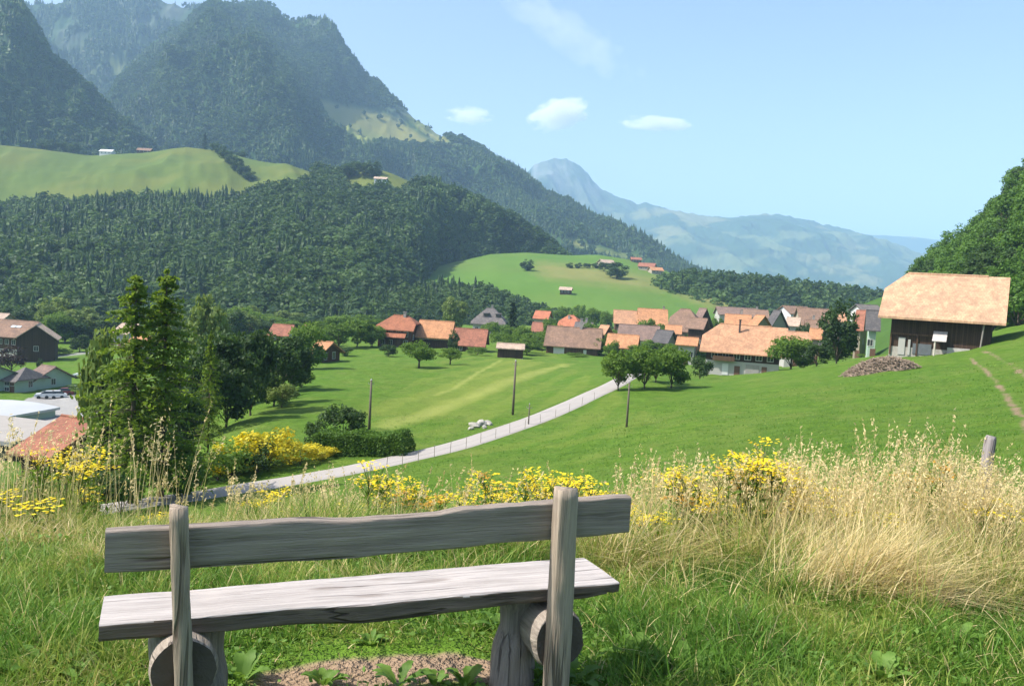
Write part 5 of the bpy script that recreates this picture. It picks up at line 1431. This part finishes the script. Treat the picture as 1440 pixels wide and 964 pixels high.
# posts: section near face at y=-.135
def bpost(pxt, pxb, seed):
    (x0, z1), (x1, _) = ph(pxt[0], pxt[2], -.135), ph(pxt[1], pxt[2], -.135)
    (u0, zb_), (u1, _) = ph(pxb[0], pxb[2], -.135), ph(pxb[1], pxb[2], -.135)
    k = (z1 + .12) / (z1 - zb_)          # run it on into the ground
    u0, u1 = x0 + (u0 - x0) * k, x1 + (u1 - x1) * k
    n = 26; V = []; m_ = 12
    for i in range(n):
        f = i / (n - 1); z = z1 - f * (z1 + .12)
        a, b_ = x0 + (u0 - x0) * f, x1 + (u1 - x1) * f
        ch = .008 if i else .014
        sec = [(a + ch, -.135), (b_ - ch, -.135), (b_, -.135 + ch), (b_, -.10), (b_, -.066 - ch), (b_ - ch, -.066), ((a + b_) / 2, -.066), (a + ch, -.066), (a, -.066 - ch), (a, -.10), (a, -.135 + ch), (a + .004, -.135 + .004)]
        for j, (x, y) in enumerate(sec):
            w = (float(fbm(np.array(z * 9 + seed), np.array(j * .7), 3, seed)) - .5) * .008
            V.append((x + w, y + w * .6, z + (.004 * math.sin(j) if i == 0 else 0)))
    V = np.array(V); i = np.arange(n - 1)[:, None] * m_ + np.arange(m_)[None]; i2 = np.arange(n - 1)[:, None] * m_ + (np.arange(m_)[None] + 1) % m_
    quads = np.stack([i, i2, i2 + m_, i + m_], -1).reshape(-1, 4)
    V = np.vstack([V, V[:m_].mean(0) + [0, 0, .004]]); a = np.arange(m_)
    o = mk('post', V, [quads, np.stack([np.full(m_, len(V) - 1), (a + 1) % m_, a], -1)], W_POST, bench)
    bm = bmesh.new(); bm.from_mesh(o.data); bmesh.ops.recalc_face_normals(bm, faces=bm.faces); bm.to_mesh(o.data); bm.free()
bpost((238, 264, 717), (245, 272, 960), 3)
bpost((788, 815, 690), (774, 803, 940), 9)
def log_(px, py, r, seed, ln=.36):
    x, z = ph(px, py, -.06); n = 14; m_ = 28; V = []
    z = max(z, r * .8)
    for i in range(n):
        y = -.062 + ln * i / (n - 1)
        for j in range(m_):
            a = 2 * math.pi * j / m_; rr_ = r * (1 + .10 * (float(fbm(np.array(a * 1.2 + seed), np.array(y * 6), 3, seed)) - .5) * 2) * (1.04 if i in (1, 2) else 1) * (.965 if i == 0 else 1)
            V.append((x + rr_ * math.cos(a), y, z + rr_ * math.sin(a) * 1.05))
    V = np.array(V); i = np.arange(n - 1)[:, None] * m_ + np.arange(m_)[None]; i2 = np.arange(n - 1)[:, None] * m_ + (np.arange(m_)[None] + 1) % m_
    quads = np.stack([i, i2, i2 + m_, i + m_], -1).reshape(-1, 4)
    V = np.vstack([V, V[:m_].mean(0), V[-m_:].mean(0)]); a = np.arange(m_)
    o = mk('log', V, [quads, np.stack([np.full(m_, len(V) - 2), (a + 1) % m_, a], -1), np.stack([np.full(m_, len(V) - 1), (n - 1) * m_ + a, (n - 1) * m_ + (a + 1) % m_], -1)], W_LOG, bench, smooth=True)
    bm = bmesh.new(); bm.from_mesh(o.data); bmesh.ops.recalc_face_normals(bm, faces=bm.faces)
    for ed in bm.edges:
        if len(ed.link_faces) == 2 and ed.calc_face_angle(0) > .7: ed.smooth = False
    for f_ in bm.faces:
        if len(f_.verts) == 3: f_.material_index = 1
    o.data.materials.append(W_END); bm.to_mesh(o.data); bm.free()
    return x, z
def stump_(x, y, seed, r0=.135, rw=.075, r1=.10):
    n = 22; m_ = 26; V = []
    for i in range(n):
        f = i / (n - 1); z = -.12 + f * (.40 + .12)
        r = np.interp(f, [0, .25, .55, .72, .86, 1], [r0 * 1.1, r0, r0 * .86, rw, rw * 1.05, r1])
        for j in range(m_):
            a = 2 * math.pi * j / m_; q = r * (1 + .28 * (float(fbm(np.array(math.cos(a) * 1.4 + seed), np.array(math.sin(a) * 1.4 + z * 3), 3, seed)) - .5) * 2)
            V.append((x + q * math.cos(a), y + q * math.sin(a) * 1.15, z))
    V = np.array(V); i = np.arange(n - 1)[:, None] * m_ + np.arange(m_)[None]; i2 = np.arange(n - 1)[:, None] * m_ + (np.arange(m_)[None] + 1) % m_
    V = np.vstack([V, V[-m_:].mean(0)]); a = np.arange(m_)
    mk('stump', V, [np.stack([i, i2, i2 + m_, i + m_], -1).reshape(-1, 4), np.stack([np.full(m_, len(V) - 1), (n - 1) * m_ + a, (n - 1) * m_ + (a + 1) % m_], -1)], W_STUMP, bench, smooth=True)
lx, lz = log_(259, 944, .106, 3); stump_(lx + .075, .20, 4, .085, .055, .075)
rx, rz2 = log_(787, 900, .102, 7); stump_(rx - .098, .15, 8, .092, .052, .075)

# ------------------------------------------------------------------ grass and flowers
def blades(P, h, w, lean, az, bend=1.0, levels=(0, .4, .75, 1.0)):
    """P (n,3) roots; lean (n,2) sideways reach as a share of the height"""
    n = len(P); up = np.sqrt(np.clip(1 - .35 * (lean ** 2).sum(1), .2, 1))
    s = np.stack([np.cos(az), np.sin(az), np.zeros(n)], 1)
    V = []
    for t in levels:
        c = P + np.concatenate([lean * (h * t ** 1.8)[:, None] if np.ndim(t) else lean * (h * t ** 1.8)[:, None], (h * up * (t - .25 * bend * t ** 3 * (lean ** 2).sum(1)))[:, None]], 1)
        if t < 1:
            ww = (w * (1 - t) ** .55 * .5)[:, None]
            V += [c - s * ww, c + s * ww]
        else: V.append(c)
    V = np.stack(V, 1); m_ = V.shape[1]; b = (np.arange(n) * m_)[:, None]
    L = len(levels) - 1
    q = np.concatenate([b + np.array([[2 * i, 2 * i + 1, 2 * i + 3, 2 * i + 2]]) for i in range(L - 1)]) if L > 1 else np.zeros((0, 4), int)
    t_ = b + np.array([[2 * (L - 1), 2 * (L - 1) + 1, 2 * L]])
    return V.reshape(-1, 3), q, t_, m_
def grass_mat(name, trans=.42):
    m, nt, out = newmat(name); N = NT(nt)
    c = N.ramp(N.attr('tint'), [(0, C(.052, .128, .016)), (.32, C(.128, .262, .030)), (.58, C(.300, .345, .066)), (.78, C(.520, .430, .170)), (1, C(.80, .65, .36))])
    d = N.n('ShaderNodeBsdfPrincipled', ins={'Base Color': c, 'Roughness': .55, 'Specular IOR Level': .3})
    tr = N.n('ShaderNodeBsdfTranslucent', ins={'Color': c})
    nt.links.new(N.n('ShaderNodeMixShader', ins={0: trans, 1: d.outputs[0], 2: tr.outputs[0]}).outputs[0], out.inputs[0])
    return m
M_GRASS = grass_mat('grass_blades')
def wedge(n, px0, px1, D0, D1, r, pw=1.0):
    D = D0 + (D1 - D0) * r.random(n) ** pw
    px = r.uniform(px0, px1, n)
    x = D * (px - 720) / F * 1.03
    return x, D, px
def bench_local(x, y):
    d = np.stack([x - org[0], y - org[1]], -1)
    return d @ e_[:2], d @ n_[:2]
def sward(name, zones, seed, extra=None):
    r = np.random.default_rng(seed); VV, QQ, TT, AA = [], [], [], []; base = 0
    for (n, px0, px1, D0, D1, h0, h1, w, t0, ts, leanS, pw) in zones:
        x, y, px = wedge(n, px0, px1, D0, D1, r, pw)
        # tufts: pull blades towards clump centres
        cx = np.round(x / .11 + .4 * np.sin(y * 9)) * .11; cy_ = np.round(y / .11 + .4 * np.sin(x * 11)) * .11
        k = r.random(n) * .55
        x = x + (cx - x) * k; y = y + (cy_ - y) * k
        keep = (seg_dist(x, y, DIRT) > .10 + .14 * r.random(n))
        if h1 > .25:      # ragged front edge and bare gaps between the clumps
            keep &= (y - D0) / .9 + (fbm(x * 1.6, y * 1.6, 3, 91) - .5) * 3.0 > .25 * r.random(n)
            keep &= fbm(x * 2.4, y * 2.4, 3, 92) > .36 + .1 * r.random(n)
        bx, by = bench_local(x, y)
        under = (np.abs(bx) < LB / 2 + .05) & (by > -.2) & (by < .42)
        nz = fbm(x * 1.1, y * 1.1, 4, 33); nz2 = fbm(x * .5 + 9, y * .5, 3, 55)
        h = (h0 + (h1 - h0) * np.clip(r.random(n) * .75 + (nz - .5) * 2.4 + .12, 0, 1.15))
        h = np.where(under, np.minimum(h, .05 + .12 * r.random(n)), h)
        h = np.where(seg_dist(x, y, DIRT) < .34, h * .55, h)
        z = gz(x, y) - .01
        lean = r.normal(0, leanS, (n, 2)) + (np.stack([nz - .5, nz2 - .5], 1) * 1.2 * leanS)
        nz3 = fbm(x * 1.9 + 3, y * 1.9, 3, 57)
        tint = np.clip(t0 + r.normal(0, ts, n) + (nz2 - .5) * .5 + (nz3 - .5) * .7, 0, 1)
        dead = r.random(n) < .06
        tint = np.where(dead, r.uniform(.7, 1, n), tint)
        P = np.stack([x, y, z], 1)[keep]
        V, q, t_, m_ = blades(P, h[keep], (w * r.uniform(.6, 1.4, n) * np.maximum(1, y / 6.5))[keep], lean[keep], r.uniform(0, 6.28, n)[keep])
        VV.append(V); QQ.append(q + base); TT.append(t_ + base); AA.append(np.repeat(tint[keep], m_)); base += len(V)
    o = mk(name, np.concatenate(VV), [np.concatenate(QQ), np.concatenate(TT)], M_GRASS, attrs={'tint': np.concatenate(AA)})
    return tag(o, kind='stuff')
#        n     px0  px1   D0   D1   h0  h1   w    tint  s   lean pw
sward('short_grass', [(50000, -60, 1500, 2.75, 4.6, .035, .16, .0062, .33, .10, .75, .8),
                      (24000, -60, 1500, 4.0, 5.6, .06, .25, .0062, .40, .12, .70, 1),
                      (13000, 880, 1500, 3.2, 5.0, .08, .24, .0068, .34, .10, .75, 1),
                      (8000, -60, 260, 2.8, 4.6, .08, .24, .0068, .32, .1, .7, 1)], 1)
sward('tall_grass', [(19000, -60, 420, 4.5, 6.2, .08, .29, .0066, .52, .19, .8, 1),
                     (30000, 360, 900, 4.5, 8.0, .14, .44, .0066, .56, .19, .8, 1),
                     (25000, 840, 1500, 4.4, 8.0, .16, .58, .0070, .64, .21, 1.05, 1),
                     (14000, 940, 1460, 4.7, 7.0, .28, .72, .0062, .88, .12, 1.1, 1),
                     (1500, -60, 140, 5.4, 8.0, .30, .70, .005, .58, .16, .30, 1),
                     (6000, -60, 480, 6.0, 11, .04, .12, .006, .48, .16, .40, 1.2),
                     (10000, 420, 950, 7.0, 11, .16, .36, .006, .52, .16, .40, 1.2),
                     (9000, 900, 1500, 7.5, 12, .15, .42, .006, .56, .16, .45, 1.3)], 2)
# low broad herbs between the blades
def herbs():
    r = np.random.default_rng(77); n = 12000
    x, y, px = wedge(n, -60, 1500, 2.75, 6.5, r)
    ok = (seg_dist(x, y, DIRT) > .16) & (fbm(x * 1.7, y * 1.7, 3, 44) > .44); x, y = x[ok], y[ok]; n = len(x)
    P = np.stack([x, y, gz(x, y) + r.uniform(.01, .09, n)], 1)
    V, Fc = rquad(P, .026, r, .6, 1.0)
    tag(mk('low_herbs', V, Fc, M_WEED, attrs={'tint': np.repeat(np.clip(r.normal(.5, .25, n), 0, 1), 4)}), kind='stuff')
# mown meadow: short tufts that break up the slope
def meadow():
    r = np.random.default_rng(4); n = 120000
    D = np.exp(r.uniform(math.log(10.5), math.log(85), n)); px = r.uniform(-40, 1480, n); x = D * (px - 720) / F * 1.03
    y = D; ok = (seg_dist(x, y, ROAD) > 2.3) & (seg_dist(x, y, TRACK) > .4) & ((x > -14) | (y < 44))
    x, y, D = x[ok], y[ok], D[ok]; n = len(x); nz = fbm(x * .4, y * .4, 3, 8); nz2 = fbm(x * .06, y * .06, 3, 18)
    P = np.stack([x, y, gz(x, y) - .02], 1)
    P[:, 2] += (fbm(x * .35, y * .35, 3, 3) - .5) * .5 * smooth(9, 40, np.hypot(x, y)) * smooth(2.5, 6, seg_dist(x, y, ROAD))
    V, q, t_, m_ = blades(P, r.uniform(.04, .14, n) * (.5 + nz), D * .0010 * r.uniform(.6, 1.3, n), r.normal(0, .75, (n, 2)), r.uniform(0, 6.28, n), levels=(0, .5, 1.0))
    tint = np.clip(.30 + r.normal(0, .12, n) + (nz2 - .5) * .4, .20, .62)
    tag(mk('meadow_grass', V, [q, t_], M_GRASS, attrs={'tint': np.repeat(tint, m_)}), kind='stuff')
meadow()

def stalks(name, groups, seed):
    """dry seed-headed stems"""
    r = np.random.default_rng(seed); VV, QQ, TT, AA = [], [], [], []; base = 0
    for (n, px0, px1, D0, D1, h0, h1, tn, hd) in groups:
        x, y, px = wedge(n, px0, px1, D0, D1, r)
        P = np.stack([x, y, gz(x, y) - .02], 1); h = r.uniform(h0, h1, n) * (.75 + .5 * fbm(x * 1.5, y * 1.5, 3, 71))
        lean = (r.normal(0, .16, (n, 2)) + np.array([.10, 0])) * (.55 if px1 < 340 else 1)
        lv = (0, .3, .6, .85, 1.0)
        V, q, t_, m_ = blades(P, h, .0058 * r.uniform(.6, 1.4, n) * np.maximum(1, y / 6), lean, r.uniform(0, 6.28, n), levels=lv)
        tint = np.clip(tn + r.normal(0, .08, n), 0, 1)
        VV.append(V); QQ.append(q + base); TT.append(t_ + base); AA.append(np.repeat(tint, m_)); base += len(V)
        # seed heads
        k = r.integers(14, 30, n); idx = np.repeat(np.arange(n), k); t = r.uniform(1 - hd, 1.0, len(idx))
        hh = h[idx]; ln = lean[idx]; up = np.sqrt(np.clip(1 - .35 * (ln ** 2).sum(1), .2, 1))
        c = P[idx] + np.concatenate([ln * (hh * t ** 1.8)[:, None], (hh * up * (t - .25 * t ** 3 * (ln ** 2).sum(1)))[:, None]], 1)
        spread = .030 * (1 - (t - (1 - hd)) / hd * .7) * (r.uniform(.12, 1.0, n) ** 1.6 * 1.3)[idx]
        o = r.normal(0, 1, (len(idx), 3)) * spread[:, None]; o[:, 0] += spread * .6; o[:, 2] -= np.abs(o[:, 0]) * .5
        V2, F2 = rquad(c + o, .024 * np.repeat(np.maximum(1, y / 6.5), k), r, .34, .2, .45)
        VV.append(V2); QQ.append(F2 + base); AA.append(np.repeat(np.clip(tint[idx] + r.normal(0.06, .05, len(idx)), 0, 1), 4)); base += len(V2)
    tag(mk(name, np.concatenate(VV), [np.concatenate(QQ), np.concatenate(TT)], M_GRASS, attrs={'tint': np.concatenate(AA)}), kind='stuff')
stalks('dry_grass_stalks', [(380, 880, 1130, 5.6, 7.4, .55, .95, .88, .28), (600, 1080, 1370, 5.4, 7.2, .50, .98, .90, .30), (150, 1330, 1480, 5.4, 7.0, .5, .92, .88, .26),
                            (80, -30, 300, 5.8, 7.8, .40, .88, .86, .20), (18, 150, 300, 6.0, 7.4, .85, 1.15, .85, .2), (330, 330, 900, 6.0, 8.6, .34, .74, .84, .25), (50, 10, 130, 5.6, 6.8, .6, .95, .9, .25), (150, 1325, 1420, 6.0, 6.8, .55, .9, .93, .3),
                            (16, 300, 480, 6.4, 8.0, .45, .75, .82, .22)], 6)
def tussock():
    r = np.random.default_rng(15); n = 2300
    c = hit(1205, 842); P = np.stack([c[0] + r.normal(0, .22, n), c[1] + r.normal(.05, .12, n), np.zeros(n)], 1); P[:, 2] = gz(P[:, 0], P[:, 1]) + .0
    lean = np.stack([r.normal(.70, .55, n), r.normal(-.05, .45, n)], 1)
    V, q, t_, m_ = blades(P, r.uniform(.20, .62, n), .0052 * r.uniform(.6, 1.3, n), lean, r.uniform(0, 6.28, n), 1.6, (0, .3, .55, .8, 1.0))
    o = mk('dry_grass_tussock', V, [q, t_], M_GRASS, attrs={'tint': np.repeat(np.clip(r.normal(.90, .11, n), 0, 1), m_)})
    tag(o, 'pale straw coloured tussock of bent over dry grass right of the bench', 'grass tussock')
tussock()

# yellow ragwort
M_PETAL = leaf_mat('yellow_petals', (.66, .47, .012), (.82, .66, .03), .25, .2)
M_PETAL2 = leaf_mat('faded_petals', (.42, .20, .02), (.60, .34, .05), .25, .2)
M_STEM = leaf_mat('weed_stems', (.05, .08, .02), (.12, .15, .04), .1)
def ragwort(seed, petal):
    rs = np.random.default_rng(seed); root = empty('ragwort', (0, 0, -400))
    mb = MB(); stems = []; h = 1.0
    for s in range(rs.integers(2, 4)):
        heads = []; stems.append(heads)
        a = rs.uniform(0, 6.28); l = rs.uniform(.03, .12); tz = h * rs.uniform(.82, 1)
        tip = np.array([math.cos(a) * l, math.sin(a) * l, tz])
        mb.tube([(0, 0, -.03), tip * [.5, .5, .5], tip * [.8, .8, .78]], [.005, .004, .003], 4, False)
        for b_ in range(rs.integers(5, 8)):
            aa = rs.uniform(0, 6.28); ll = rs.uniform(.03, .11); z0 = tz * rs.uniform(.68, .8)
            e = np.array([tip[0] * .8 + math.cos(aa) * ll, tip[1] * .8 + math.sin(aa) * ll, tz * rs.uniform(.93, 1.0) - ll * .35])
            mb.tube([(tip[0] * .75, tip[1] * .75, z0), e], [.0025, .0018], 3, False)
            for k in range(rs.integers(4, 7)): heads.append(e + rs.normal(0, 1, 3) * [.026, .026, .010])
    mb.build('stem', M_STEM, root)
    for heads in stems:
        V, Fc = [], []
        for c in heads:
            r_ = rs.uniform(.010, .0155); tl = rs.normal(0, .35, 2); b0 = len(V); n = 8
            V.append((c[0], c[1], c[2] + .004))
            for k in range(n):
                a = 2 * math.pi * k / n; rr_ = r_ * (1 if k % 2 else .72); x, y = math.cos(a) * rr_, math.sin(a) * rr_
                V.append((c[0] + x, c[1] + y, c[2] + x * tl[0] + y * tl[1]))
            Fc += [(b0, b0 + 1 + k, b0 + 1 + (k + 1) % n) for k in range(n)]
        mk('blossom', V, np.array(Fc), petal, root, attrs={'tint': rs.uniform(.2, .9, len(heads)).repeat(9)})
    n = 60; P = np.stack([rs.normal(0, .035, n), rs.normal(0, .035, n), rs.uniform(.08, .78, n)], 1)
    d = rs.uniform(0, 6.28, n); P[:, 0] += np.cos(d) * .03; P[:, 1] += np.sin(d) * .03
    V, Fc = rquad(P, .085, rs, .26, .3, .2)
    mk('leaves', V, Fc, M_BROAD, root, attrs={'tint': np.repeat(rs.uniform(.3, .95, n), 4)})
    return root
RG = [(ragwort(s, M_PETAL), 1.0, 1.0) for s in (1, 2, 3, 4)]; RF = [(ragwort(s, M_PETAL2), 1.0, 1.0) for s in (5, 6)]
def flowers(px, py, D, n, spread, label, faded=0):
    for k in range(n):
        q = px + random.gauss(0, spread * .85); d = D * random.uniform(.90, 1.10); g = ground_pt(q, d)
        tz = at(q, py + random.uniform(-12, 36), d)[2]; h = min(max(tz - g[2], .28), 1.15)
        m_ = RF[k % 2] if random.random() < faded else RG[random.randrange(4)]
        plant(m_, g, h, 1.0 * random.uniform(.8, 1.25), label, 'yellow ragwort along the edge of the slope', 'wildflower')
for a in [(95, 612, 6.8, 6, 34, 'yellow ragwort in the clump before the red brown roof at the left'), (150, 645, 6.4, 2, 18, 'yellow ragwort just left of the larch trunks'),
          
          (521, 640, 7.0, 3, 12, 'yellow ragwort standing alone against the road'), (250, 690, 7, 2, 30, 'yellow ragwort below the larches above the left bench post'), (470, 678, 7.8, 7, 60, 'yellow ragwort behind the left half of the backrest'),
          (560, 676, 7.8, 9, 60, 'yellow ragwort behind the middle of the backrest', .3), (640, 672, 7.8, 9, 60, 'yellow ragwort behind the backrest left of the right post', .3), (720, 664, 7.4, 8, 45, 'yellow ragwort just left of the right bench post', .2), (785, 655, 7.2, 7, 22, 'yellow ragwort rising straight behind the right bench post'),
          (835, 680, 6.9, 8, 34, 'yellow ragwort over the right end of the backrest'), (905, 725, 6.2, 5, 28, 'orange yellow ragwort right of the backrest end', .5), (935, 635, 6.4, 4, 22, 'yellow ragwort right of the bench among dry seed heads'), (1005, 655, 6.4, 5, 32, 'orange tinged ragwort in the dry grass right of the bench', .6),
          (1078, 608, 6.4, 6, 26, 'tall bright yellow ragwort in the dry grass right of the bench'), (1105, 645, 6.4, 5, 25, 'yellow ragwort at the foot of the tall bright ragwort'), (1040, 705, 5.9, 3, 40, 'low yellow ragwort in the dry grass'), (1280, 640, 6.8, 3, 26, 'orange faded ragwort among the pale seed heads', 1),
          (1400, 690, 6.0, 4, 32, 'yellow ragwort below the old fence post'), (1155, 668, 6.3, 3, 28, 'yellow ragwort left of the pale grass tussock'), (620, 715, 6.6, 5, 90, 'small yellow ragwort in the grass just above the backrest'), (1200, 700, 6.2, 4, 80, 'scattered yellow ragwort in the straw coloured grass'), (960, 690, 6.2, 4, 60, 'scattered yellow ragwort between bench and seed heads'), (40, 690, 6.0, 2, 30, 'yellow ragwort at the left edge of the slope')]:
    flowers(*a[:5], a[5], a[6] if len(a) > 6 else 0)

# broad leaved weeds near the camera

M_WEED = leaf_mat('weed_leaves', (.070, .150, .020), (.165, .280, .050), .35)
herbs()
def rosette(seed, n, ln, wd):
    rs = np.random.default_rng(seed); V, Fc, T = [], [], []
    for k in range(n):
        a = 2.4 * k + rs.uniform(-.3, .3); l = ln * rs.uniform(.6, 1.2); el = rs.uniform(.5, 1.2); w = wd * rs.uniform(.7, 1.2); b0 = len(V); m_ = 7
        d = np.array([math.cos(a), math.sin(a)]); s = np.array([-d[1], d[0]])
        for i in range(m_):
            t = i / (m_ - 1); r_ = l * math.cos(el) * t + .02; z = l * math.sin(el) * t - .5 * l * t * t * .9
            ww = w * (math.sin(math.pi * min(1, t * .93 + .05)) ** .8) * .5 + .002
            ww *= 1 + .18 * math.sin(i * 2.6)
            V += [(d[0] * r_ - s[0] * ww, d[1] * r_ - s[1] * ww, z + ww * .35), (d[0] * r_, d[1] * r_, z), (d[0] * r_ + s[0] * ww, d[1] * r_ + s[1] * ww, z + ww * .35)]; T += [.5 + rs.uniform(-.3, .3)] * 3
        for i in range(m_ - 1):
            q = b0 + i * 3; Fc += [(q, q + 1, q + 4, q + 3), (q + 1, q + 2, q + 5, q + 4)]
    return mk('weed', V, np.array(Fc), M_WEED, smooth=True, attrs={'tint': T})
RO = [(rosette(1, 9, .15, .040), 1, 1), (rosette(2, 8, .20, .050), 1, 1), (rosette(3, 11, .12, .032), 1, 1)]
for o_ in RO: o_[0].location = (0, 0, -400)
for k, (px, py, s, lab) in enumerate([(742, 960, 1.25, 'broad leaved green weed at the foot of the right bench post, left side'), (800, 962, 1.1, 'broad leaved green weed just right of the right bench post'), (612, 960, .9, 'small green weed on the bare earth, middle one'), (655, 962, .9, 'small green weed on the bare earth near the right log foot'),
                                   (560, 962, .8, 'small green weed on the bare earth, left of the middle'), (455, 960, 1.0, 'green weed at the left end of the bare earth'), (900, 930, 1.1, 'green weed in the shadow right of the bench'), (960, 945, 1.1, 'larger green weed right of the bench shadow'), (1345, 905, 1.5, 'big leafy green weed in the lower right grass'), (340, 955, 1.0, 'green weed right of the left log foot'),
                                   (60, 955, 1.2, 'green weed in the lower left corner'), (1130, 940, 1.0, 'green weed in the lush grass below the tussock'), (1240, 955, 1.1, 'green weed at the lower edge between tussock and leafy weed'), (705, 885, .8, 'small green weed left of the right stump'), (520, 905, .8, 'small green weed under the seat')]):
    plant(RO[k % 3], hit(px, py), s, s, lab, None, 'weed')
# old fence post in the grass
g = ground_pt(1369, 6.9); h = at(1369, 611, 6.9)[2] - g[2]
mb = MB(); mb.tube([(0, 0, -.3), (.01, 0, h * .3), (-.005, 0, h * .7), (0, 0, h - .03), (.004, 0, h)], [.048, .047, .046, .044, .034], 10)
fpst = mb.build('fence_post', bench_mat('old_post_wood', (.36, .32, .31), (.16, .14, .135), 2), None, True); fpst.location = g; fpst.rotation_euler = (0, RAD(2), 0)
tag(fpst, 'old grey weathered fence post standing in the dry grass', 'fence post')
# models that were never placed must not stay behind
for nm in [o.name for o in bpy.data.objects if o.parent is None]:
    o = bpy.data.objects.get(nm)
    if o is None: continue
    if o.parent is None and 'label' not in o and 'kind' not in o and o.type in ('EMPTY', 'MESH') and o.location.z < -300:
        for c_ in list(o.children): bpy.data.objects.remove(c_)
        bpy.data.objects.remove(o)
